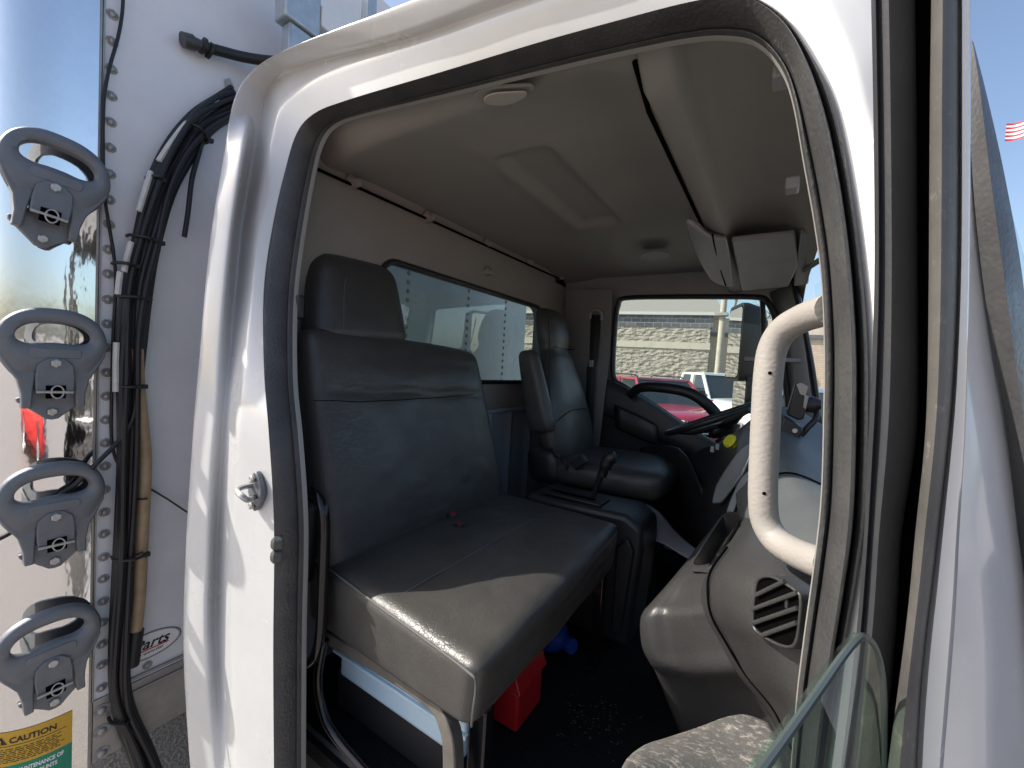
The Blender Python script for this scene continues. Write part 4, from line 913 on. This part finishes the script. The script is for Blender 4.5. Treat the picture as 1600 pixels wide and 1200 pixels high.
# ------------------------------------------------------------------ cables and hoses on the box wall
cbz = thing('cable_bundle', 'thick bundle of black cables tied down the front wall of the box', 'cable bundle')
ctr = [(372,158),(350,168),(312,192),(277,240),(250,300),(228,380),(213,450),(206,520),(203,600),(201,700),(199,800),(194,900),(187,1000),(186,1070),(196,1120),(222,1180),(250,1260)]
wid = [26,26,25,24,24,24,23,22,20,18,17,16,16,15,15,20,24]
ncb = 8
for k in range(ncb):
    f = -1+2*k/(ncb-1); pts = []
    for i, ((x, y), w_) in enumerate(zip(ctr, wid)):
        a = ctr[max(i-1, 0)]; b = ctr[min(i+1, len(ctr)-1)]; dx, dy = b[0]-a[0], b[1]-a[1]; l = math.hypot(dx, dy); nx, ny = dy/l, -dx/l
        off = (f+.12*math.sin(i*1.7+k*2.1))*w_*.85
        d = XB+.028+.014*((k*3) % 4)/1.5+.004*math.sin(i+k)
        pts.append(U(x-nx*off, y-ny*off, 'X', d))
    MB().tube(cr(pts, 5), .0075 if k % 3 else .0095, 8).build('cable', M['cable'], cbz)
# white wire showing in lengths along the left edge
for seg in ([(345,160),(322,172),(296,190),(270,222),(250,252)], [(238,268),(228,300),(219,330)], [(207,378),(201,400),(196,425)], [(190,425),(188,440),(186,460)], [(184,535),(183,570),(183,612)]):
    MB().tube(cr([U(x-2, y, 'X', XB+.052) for x, y in seg], 4), .0072, 8).build('white_wire', M['loom'], cbz)
ties = [((288,193),(322,222)), ((231,277),(248,284)), ((201,368),(246,381)), ((178,411),(206,417)), ((182,463),(226,467)), ((180,603),(219,603)), ((178,872),(223,863)), ((172,1125),(200,1116))]
for (a, b) in ties:
    P0 = U(*a, 'X', XB+.028); P1 = U(*b, 'X', XB+.028); mid = (P0+P1)/2+Vector((.045, 0, 0))
    MB().tube(cr([P0+Vector((-.015, 0, 0)), P0+Vector((.018, 0, 0)), mid, P1+Vector((.018, 0, 0)), P1+Vector((-.015, 0, 0))], 5), .0045, 6).build('zip_tie', M['black'], cbz)
    MB().box((-.006, -.006, -.006), (.010, .010, .006), M=Matrix.Translation(P1+Vector((.02, 0, 0)))).build('zip_tie_head', M['black'], cbz, bevel=.001)
MB().tube(cr([U(x, y, 'X', XB+.04) for x, y in ((320,205),(312,235),(300,280),(294,330),(288,370))], 5), .0068, 10).build('cut_cable_end', M['cable'], cbz)
th = thing('tan_hose', 'weathered tan hose tied beside the black cable bundle', 'hose')
MB().tube(cr([U(x, y, 'X', XB+.035) for x, y in ((214,545),(216,600),(222,660),(227,720),(225,780),(221,860),(218,930),(211,992))], 6), .0155, 14).build('hose', M['tan'], th)
MB().tube(cr([U(x, y, 'X', XB+.035) for x, y in ((213,985),(209,1010),(205,1040))], 4), .019, 14).build('end_boot', M['cable'], th)
for a, b in (((212,780),(234,778)), ((206,866),(226,860))): MB().tube(cr([U(*a, 'X', XB+.03), U((a[0]+b[0])/2, a[1], 'X', XB+.065), U(*b, 'X', XB+.03)], 5), .003, 6).build('zip_tie', M['black'], th)
w1 = MB().tube(cr([U(x, y, 'X', XB+.016) for x, y in ((193,-20),(191,20),(184,60),(170,110),(162,160),(161,230),(163,300),(170,350),(178,400),(181,450),(177,520),(175,600),(174,680),(180,715),(190,730))], 5), .004, 8)
tag(w1.build('thin_cable', M['cable']), 'thin black cable running down beside the post edge and rivets', 'cable')
w2 = MB().tube(cr([U(x, y, 'X', XB+.055) for x, y in ((214,600),(211,640),(200,670),(180,695),(150,725)) ]+[U(x, y, 'X', XB+.028) for x, y in ((120,755),(95,772),(60,798),(20,830),(-20,850))], 5), .0062, 8)
tag(w2.build('branch_cable', M['cable']), 'black cable branching left behind the third latch', 'cable')
w3 = MB().tube([U(232, 762, 'X', XB+.01), U(262, 780, 'X', XB+.03), U(292, 800, 'X', XB+.05), U(320, 820, 'X', XB+.06)], .0028, 6)
tag(w3.build('thin_cable', M['cable']), 'short thin cable slanting down from the bundle to the cab', 'cable')
ah = thing('air_hose', 'black air hose with clamped end near the top of the box wall', 'hose')
hpts = cr([U(x, y, 'X', XB+d) for x, y, d in ((318,73,.03),(345,80,.035),(380,89,.05),(420,95,.08),(470,97,.12),(540,100,.2))], 5)
MB().tube(hpts, .0155, 14).build('hose', M['cable'], ah)
MB().tube([U(285, 62, 'X', XB+.03), U(302, 67, 'X', XB+.03)], [.021, .022], 12).tube([U(303, 67, 'X', XB+.03), U(318, 74, 'X', XB+.03)], [.017, .017], 12).build('hose_fitting', M['rubber'], ah)
cp = U(321, 75, 'X', XB+.03)
MB().tube([cp+Vector((.02*math.cos(a), .012*math.cos(a)*0+.026*math.sin(a)*0, .0)) for a in (0, 1)], .001, 4)
MB().lathe(U(322, 75, 'X', XB+.03), (0, 1, -.15), [(.017, -.012), (.025, -.012), (.025, -.004), (.018, -.002), (.018, .004), (.025, .006), (.025, .014), (.017, .014)], 16).build('hose_clamp', M['black'], ah)
tabm = MB().prism([U(x, y, 'X', XB+.006) for x, y in ((351,124),(358,122),(366,138),(361,146),(352,132))], (.003, 0, 0)); tag(tabm.build('wall_tab', M['alu']), 'small riveted metal tab above the cable bundle', 'bracket')

# welded galvanised frame over the gap
gf = thing('steel_frame', 'welded galvanised square tube frame above the cab roof edge', 'frame')
a = U(448, 20, 'X', -1.42)
MB().box((-1.47, .74, 2.98), (-1.40, .86, 3.12)).build('tube_end', M['galv'], gf, bevel=.006)
MB().box((-1.46, .76, 2.70), (-1.41, .85, 2.978)).build('upright', M['galv'], gf, bevel=.006)
MB().box((-1.45, .862, 3.03), (-1.40, 2.4, 3.10)).build('cross_tube', M['boxwall'], gf, bevel=.006)
MB().box((-1.44, .862, 2.86), (-1.40, 2.4, 2.92)).build('cross_tube', M['boxwall'], gf, bevel=.006)
MB().box((-1.38, 1.0, 2.70), (-1.34, 1.04, 3.3)).build('upright', M['galv'], gf, bevel=.004)

# ------------------------------------------------------------------ driver side mirrors
mr = thing('side_mirror', 'black truck side mirror with convex lower glass outside driver window', 'mirror')
def mhouse(p, w_, h_, d_, name):
    Mx = Matrix.Translation(p)@Matrix.Rotation(R(21), 4, 'Z')
    poly = [(a, b) for a, b in rrect(w_, h_, .035, 4)]
    rows = [[Mx@Vector((x, a*k, b*k)) for a, b in poly] for x, k in ((0, .93), (.0, 1), (.03, 1.0), (d_*.7, .9), (d_, .6), (d_, .01))]
    h = MB().grid(rows, closed_u=True).build(name, M['black'], mr)
    MB().add([Mx@Vector((-.003, a*.9, b*.9)) for a, b in poly], [list(range(len(poly)))]).build('mirror_glass', M['mirror'], h, smooth=False)
pm = U(1147, 536, 'Y', 2.86); mhouse(pm, .26, .46, .15, 'upper_housing')
pm2 = U(1155, 613, 'Y', 2.86); mhouse(pm2, .24, .24, .13, 'lower_housing')
MB().tube([U(1190, 480, 'Y', 2.80), U(1193, 640, 'Y', 2.80), U(1200, 700, 'Y', 2.55)], .014, 10).build('mirror_arm', M['black'], mr)

# ================================================================== outside
def wpt(p, q): return Vector((p, q))
# masonry store beyond the driver side; wall turned to run across the view
bo = Vector((-5.4, 20.0, GZ)); ba = R(12)
store = thing('store_building', 'tan split-face block store with shingled roof and a dark tile band', 'building', bo, rz=ba)
SPLIT = mat('split_face_block', (.47, .42, .36), .95, c2=(.34, .295, .25), cscale=5, bumps=(('noise', 5, 1, .12, (1, 1, 1.4)), ('vor', 6, 1, .10, (.7, .7, 1.5))), spec=.1)
SMOOTH = mat('smooth_block', (.60, .54, .45), .9, c2=(.53, .47, .39), cscale=4)
TILE = mat('dark_tile', (.12, .125, .14), .7, c2=(.17, .17, .18), cscale=6)
SHING = mat('shingles', (.24, .22, .20), .9, c2=(.22, .2, .18), cscale=30, bumps=(('noise', 40, .5, .02),))
def brickmat(name, a, b, mortar, sc, w_=.4, h_=.2):
    m = mat(name, a, .9); t = m.node_tree; N = t.nodes.new; tc = N('ShaderNodeTexCoord'); mp = N('ShaderNodeMapping'); mp.inputs['Rotation'].default_value = (R(90), 0, 0)
    br = N('ShaderNodeTexBrick'); br.inputs['Color1'].default_value = (*a, 1); br.inputs['Color2'].default_value = (*b, 1); br.inputs['Mortar'].default_value = (*mortar, 1)
    br.inputs['Scale'].default_value = sc; br.inputs['Mortar Size'].default_value = .012; br.inputs['Brick Width'].default_value = w_; br.inputs['Row Height'].default_value = h_
    t.links.new(tc.outputs['Object'], mp.inputs[0]); t.links.new(mp.outputs[0], br.inputs[0]); t.links.new(br.outputs[0], t.nodes['Principled BSDF'].inputs['Base Color']); return m
TB = brickmat('tile_band', (.10, .105, .12), (.15, .15, .165), (.3, .3, .3), 1)
LB = brickmat('light_brick', (.55, .47, .36), (.48, .41, .31), (.35, .3, .25), 2)
def W(x0, x1, z0, z1, y0, y1, m, name, **k): return MB().box((x0, y0, z0), (x1, y1, z1)).build(name, m, store, smooth=False, **k)
x1 = 2.85
W(-22, x1, 0, 3.02, 0, 6, SPLIT, 'lower_wall'); W(-22, x1+.04, 3.02, 3.32, -.03, 6.05, SMOOTH, 'stone_band'); W(-22, x1, 3.32, 4.02, 0.003, 6, SPLIT, 'upper_wall')
W(-22, x1+.1, 4.02, 4.56, -.02, 6, TB, 'tile_band'); W(-22, x1+.5, 4.56, 4.70, -.14, 6, mat('fascia', (.62, .6, .56), .6), 'fascia')
MB().prism([Vector((-22, -.14, 4.701)), Vector((-22, 9, 7.6)), Vector((-22, 9, 4.701))], (22+x1+.5, 0, 0)).build('roof', SHING, store, smooth=False)
W(x1+.003, x1+5.0, 0, 3.75, 1.2, 6, LB, 'wing_wall'); W(x1+.003, x1+5.0, 3.75, 3.92, 1.1, 6, TILE, 'wing_band'); W(x1+.003, x1+5, 3.92, 4.6, 1.15, 6, SMOOTH, 'wing_parapet')
W(x1+5.0, x1+22, 0, 4.4, .9, 6, LB, 'far_wing'); W(x1+5.0, x1+22, 4.4, 4.6, .8, 6.1, SMOOTH, 'far_coping')
WB = mat('blue_window', (.04, .12, .25), .15)
for k in range(3): W(x1+7+4*k, x1+8.4+4*k, .9, 2.2, .86, .95, WB, 'window')
W(x1+2.6, x1+4.4, .0, 2.1, 1.12, 1.3, WB, 'window')
def bare_tree(name, label, loc, h, seed, spread=1.0):
    rnd = random.Random(seed); mb = MB(); tips = []
    def br(p, d, l, r, dep):
        q = p+d*l; mid = (p+q)/2+Vector((rnd.uniform(-1, 1), rnd.uniform(-1, 1), 0))*l*.06
        mb.tube([p, mid, q], [r, r*.85, r*.65], 5, caps=False)
        if dep == 0: return
        for _ in range(rnd.choice((2, 3, 3))):
            a = Vector((rnd.uniform(-1, 1), rnd.uniform(-1, 1), rnd.uniform(-.1, .6)))*.75*spread
            br(q, (d+a).normalized(), l*rnd.uniform(.6, .8), r*.58, dep-1)
    root = thing(name, label, 'tree', loc, 'bare trees around the lot')
    mt = MB(); mt.tube([(0, 0, 0), (0.05, 0, h*.15), (0, 0.03, h*.32)], [h*.022, h*.018, h*.015], 8); mt.build('trunk', BARK, root)
    br(Vector((0, 0, h*.31)), Vector((0, 0, 1)), h*.2, h*.014, 6); mb.build('branches', BARK, root); return root
BARK = mat('bark', (.16, .125, .10), .9)
def ground_at(az, dist):  # az degrees from +Y towards +X
    a = R(az); return Vector((math.sin(a)*dist, math.cos(a)*dist, GZ))
bare_tree('bare_tree', 'bare leafless tree rising above the store roof behind the light pole', ground_at(-6.0, 33), 10.0, 3)
bare_tree('bare_tree', 'bare leafless tree showing over the mirror through the driver window', ground_at(-1.5, 36), 9.5, 5)
bare_tree('bare_tree', 'bare leafless tree at the right edge beyond the windshield pillar', ground_at(19.5, 30), 9.0, 9)
lp_ = thing('utility_pole', 'pale slender utility pole in front of the store', 'pole', ground_at(-6.1, 16))
MB().tube([(0, 0, 0), (.03, 0, 3.5), (.1, 0, 9)], [.11, .10, .08], 12).build('pole', mat('weathered_pole', (.45, .4, .33), .8, c2=(.33, .29, .24), cscale=6), lp_)
MB().box((-.2, -.2, 3.9), (.2, .2, 4.0)).build('pole_collar', M['alu'], lp_)
# ------------------------------------------------------------------ vehicles
GLD = mat('car_glass_dark', (.02, .026, .03), .05, spec=.8)
TYRE = mat('tyre', (.02, .02, .02), .85); RIMM = mat('wheel_rim', (.5, .5, .52), .3, metal=.8); CHR = mat('car_chrome', (.7, .7, .7), .15, metal=1)
LAMP = mat('headlamp', (.75, .78, .8), .08, spec=.8); DK = mat('dark_grille', (.015, .015, .016), .5)
def car(name, label, loc, rz, paint, kind='suv', group='vehicles parked in the lot'):
    root = thing(name, label, {'suv': 'car', 'pickup': 'pickup truck', 'sedan': 'car'}[kind], loc, group, rz)
    L, Wd, Hh = {'suv': (4.6, 1.84, 1.68), 'pickup': (5.7, 1.98, 1.90), 'sedan': (4.7, 1.82, 1.46)}[kind]
    hood = {'suv': 1.02, 'pickup': 1.22, 'sedan': .95}[kind]; belt_ = {'suv': 1.05, 'pickup': 1.25, 'sedan': .95}[kind]
    l2 = L/2; hw = Wd/2
    # body: sections along x (front = +x): (x, halfwidth, z0, z1)
    secs = [(l2, hw*.62, .42, hood*.70), (l2-.06, hw*.86, .30, hood*.82), (l2-.25, hw*.97, .26, hood*.92), (l2-.7, hw, .25, hood*.98), (l2*.42, hw, .25, belt_), (0, hw, .25, belt_), (-l2*.55, hw, .25, belt_), (-l2+.25, hw*.98, .28, belt_*(.98)), (-l2+.05, hw*.92, .34, belt_*.95), (-l2, hw*.8, .42, belt_*.85)]
    rows = []
    for x, h, z0, z1 in secs:
        r = .10; prof = [(h*.9, z0), (h, z0+r), (h*1.01, (z0+z1)*.5), (h*.985, z1-.12), (h*.93, z1-.02), (h*.5, z1+.02), (0, z1+.035)]
        rows.append([Vector((x, y, z)) for y, z in prof]+[Vector((x, -y, z)) for y, z in prof[::-1][1:]])
    b = MB(); b.grid(tg(rows, 2)); 
    body = b.build('body', paint, root, angle=60)
    MB().box((-l2+.1, -hw*.9, .24), (l2-.12, hw*.9, .5)).build('underbody', DK, root)
    if kind == 'pickup': gx = (l2*.36, l2*.14, -l2*.20, -l2*.26)
    elif kind == 'suv': gx = (l2*.42, l2*.10, -l2*.78, -l2*.92)
    else: gx = (l2*.38, l2*.02, -l2*.42, -l2*.75)
    zt = Hh-.04; hb = hw*.93; ht = hw*.76
    lo_r = [(gx[0], hb), (gx[3], hb), (gx[3], -hb), (gx[0], -hb)]; hi_r = [(gx[1], ht), (gx[2], ht), (gx[2], -ht), (gx[1], -ht)]
    g = MB(); g.grid([[Vector((x, y, belt_-.02)) for x, y in lo_r], [Vector((x, y, zt)) for x, y in hi_r]], closed_u=True); g.build('window_glass', GLD, root, bevel=.03)
    rf = MB(); pts = [(gx[1]+.05, ht+.02), (gx[2]-.04, ht+.02), (gx[2]-.04, -ht-.02), (gx[1]+.05, -ht-.02)]
    rf.grid([[Vector((x, y, zt-.03)) for x, y in pts], [Vector((x*.99, y*.99, zt+.02)) for x, y in pts], [Vector((x*.9-.02, y*.8, Hh)) for x, y in pts], [Vector((x*.1, 0, Hh+.01)) for x, y in pts]], closed_u=True); rf.build('roof', paint, root, angle=60)
    pil = MB()
    for s in (1, -1):
        for xa_, xb_ in ((gx[0], gx[1]), (gx[3], gx[2]), ((gx[0]+gx[3])/2-.05, (gx[1]+gx[2])/2)) + (((gx[3]*.6+gx[0]*.4)-.75, (gx[2]*.75+gx[1]*.25)-.3),) * (kind == 'suv'):
            pil.tube([(xa_, s*hb*1.0, belt_-.03), (xb_, s*(ht+.012), zt)], .045, 6)
    pil.build('pillars', paint, root)
    if kind == 'pickup':
        MB().box((-l2+.15, -hw*.82, belt_-.02), (gx[3]-.1, hw*.82, belt_+.05)).build('bed_cover', DK, root, bevel=.02)
    if kind == 'suv':
        for s in (1, -1): MB().tube([(gx[1]-.1, s*ht*.9, Hh-.0), (gx[1]-.25, s*ht*.92, Hh+.05), (gx[2]+.2, s*ht*.92, Hh+.05), (gx[2]+.05, s*ht*.9, Hh-.0)], .018, 6).build('roof_rail', DK, root)
    for sx, wx in ((1, l2-.92), (-1, -l2+.95)):
        for s in (1, -1):
            rr = .39 if kind == 'pickup' else .34
            t = MB().lathe((wx, s*(hw-.10), rr), (0, s, 0), [(0, -.11), (rr*.9, -.11), (rr, -.07), (rr, .09), (rr*.92, .125), (rr*.66, .125), (rr*.6, .10)], 20).build('wheel', TYRE, root)
            MB().lathe((wx, s*(hw-.10), rr), (0, s, 0), [(0, .125), (rr*.2, .12), (rr*.5, .09), (rr*.63, .122), (rr*.66, .13)], 10).build('rim', RIMM, t)
    for s in (1, -1):
        zl = hood*.76
        MB().prism([Vector((l2-.02, s*hw*.58, zl-.07)), Vector((l2-.02, s*hw*.60, zl+.08)), Vector((l2-.20, s*hw*.93, zl+.10)), Vector((l2-.16, s*hw*.93, zl-.06))], (.05, 0, 0)).build('headlight', LAMP, root, bevel=.01)
        MB().box((gx[0]-.18, s*(hw+.10)-.09, belt_+.02), (gx[0]-.06, s*(hw+.10)+.09, belt_+.18)).build('door_mirror', paint if kind != 'pickup' else DK, root, bevel=.02)
    gr = MB().box((l2-.02, -hw*.55, hood*.55), (l2+.05, hw*.55, hood*.84)).build('grille', DK if kind != 'pickup' else CHR, root, bevel=.02)
    for k in range(4): MB().box((l2+.051, -hw*.5, hood*(.585+.06*k)), (l2+.056, hw*.5, hood*(.60+.06*k))).build('grille_bar', CHR if kind != 'pickup' else DK, gr)
    MB().box((l2-.05, -hw*.85, .36), (l2+.10, hw*.85, hood*.52)).build('bumper', CHR if kind == 'pickup' else paint, root, bevel=.04)
    return root
def cp_(n, c, m=0): return mat(n, c, .3, metal=m, coat=1)
PR = cp_('maroon_paint', (.26, .012, .035)); PW = cp_('white_car_paint', (.78, .78, .78)); PD = cp_('dark_blue_paint', (.03, .045, .07)); PG = cp_('grey_paint', (.12, .14, .16)); PB = cp_('blue_grey_paint', (.16, .22, .28)); PRR = cp_('red_paint', (.5, .015, .015))
car('parked_suv', 'maroon SUV with roof rails parked left of the white pickup', ground_at(-12.9, 11.5), R(-50), PR, 'suv')
car('parked_pickup', 'white pickup truck with chrome grille beyond the steering wheel', ground_at(-5.6, 12.8), R(-52), PW, 'pickup')
car('parked_suv', 'dark blue SUV in the row behind the maroon one', ground_at(-9.5, 16.5), R(-70), PD, 'suv')
car('parked_car', 'silver sedan partly hidden behind the maroon SUV roof', ground_at(-13.5, 15.2), R(-70), cp_('silver_paint', (.55, .56, .56), .3), 'suv')
car('parked_car', 'dark car at the left edge of the driver window', ground_at(-18.5, 13.5), R(-70), PG, 'suv')
car('parked_car', 'blue grey car seen low through the windshield', ground_at(5.5, 9.5), R(-100), PB, 'suv')
# flag on a far pole
fl_ = thing('flag', 'red and white striped flag flying at the right edge of the sky', 'flag', (0, 0, GZ))
fp = U(1571, 209, 'Y', 34); fs_ = MB(); nx_, nz_ = 16, 9
vx = Vector((math.cos(R(-15)), math.sin(R(-15)), 0))
def flp(i, j): return fp+vx*(i/nx_*2.6)+Vector((0, 0, .4-j/nz_*.95+.35*i/nx_*0-.25*math.sin(i*.5)*i/nx_))+Vector((.1, .5, 0))*math.sin(i*.8)*.3
for j in range(nz_):
    fs_.add([flp(i, j) for i in range(nx_+1)]+[flp(i, j+1) for i in range(nx_+1)], [(i, i+1, nx_+2+i, nx_+1+i) for i in range(nx_)], mi=j % 2)
fs_.build('flag_cloth', [mat('flag_red', (.45, .03, .06), .7), mat('flag_white', (.8, .78, .76), .7)], fl_)
pb = fp+vx*2.9
MB().tube([Vector((pb.x, pb.y, 0)), Vector((pb.x, pb.y, fp.z+1.5))], .08, 8).build('flag_pole', M['alu'], fl_)
# vehicles standing on the passenger side, seen mirrored in the polished post
car('parked_car', 'red sedan on the passenger side mirrored in the polished corner post', (4.5, -4.5, GZ), R(80), PRR, 'sedan')
car('parked_pickup', 'red pickup on the passenger side mirrored in the polished corner post', (8.5, -8.0, GZ), R(95), PRR, 'pickup')
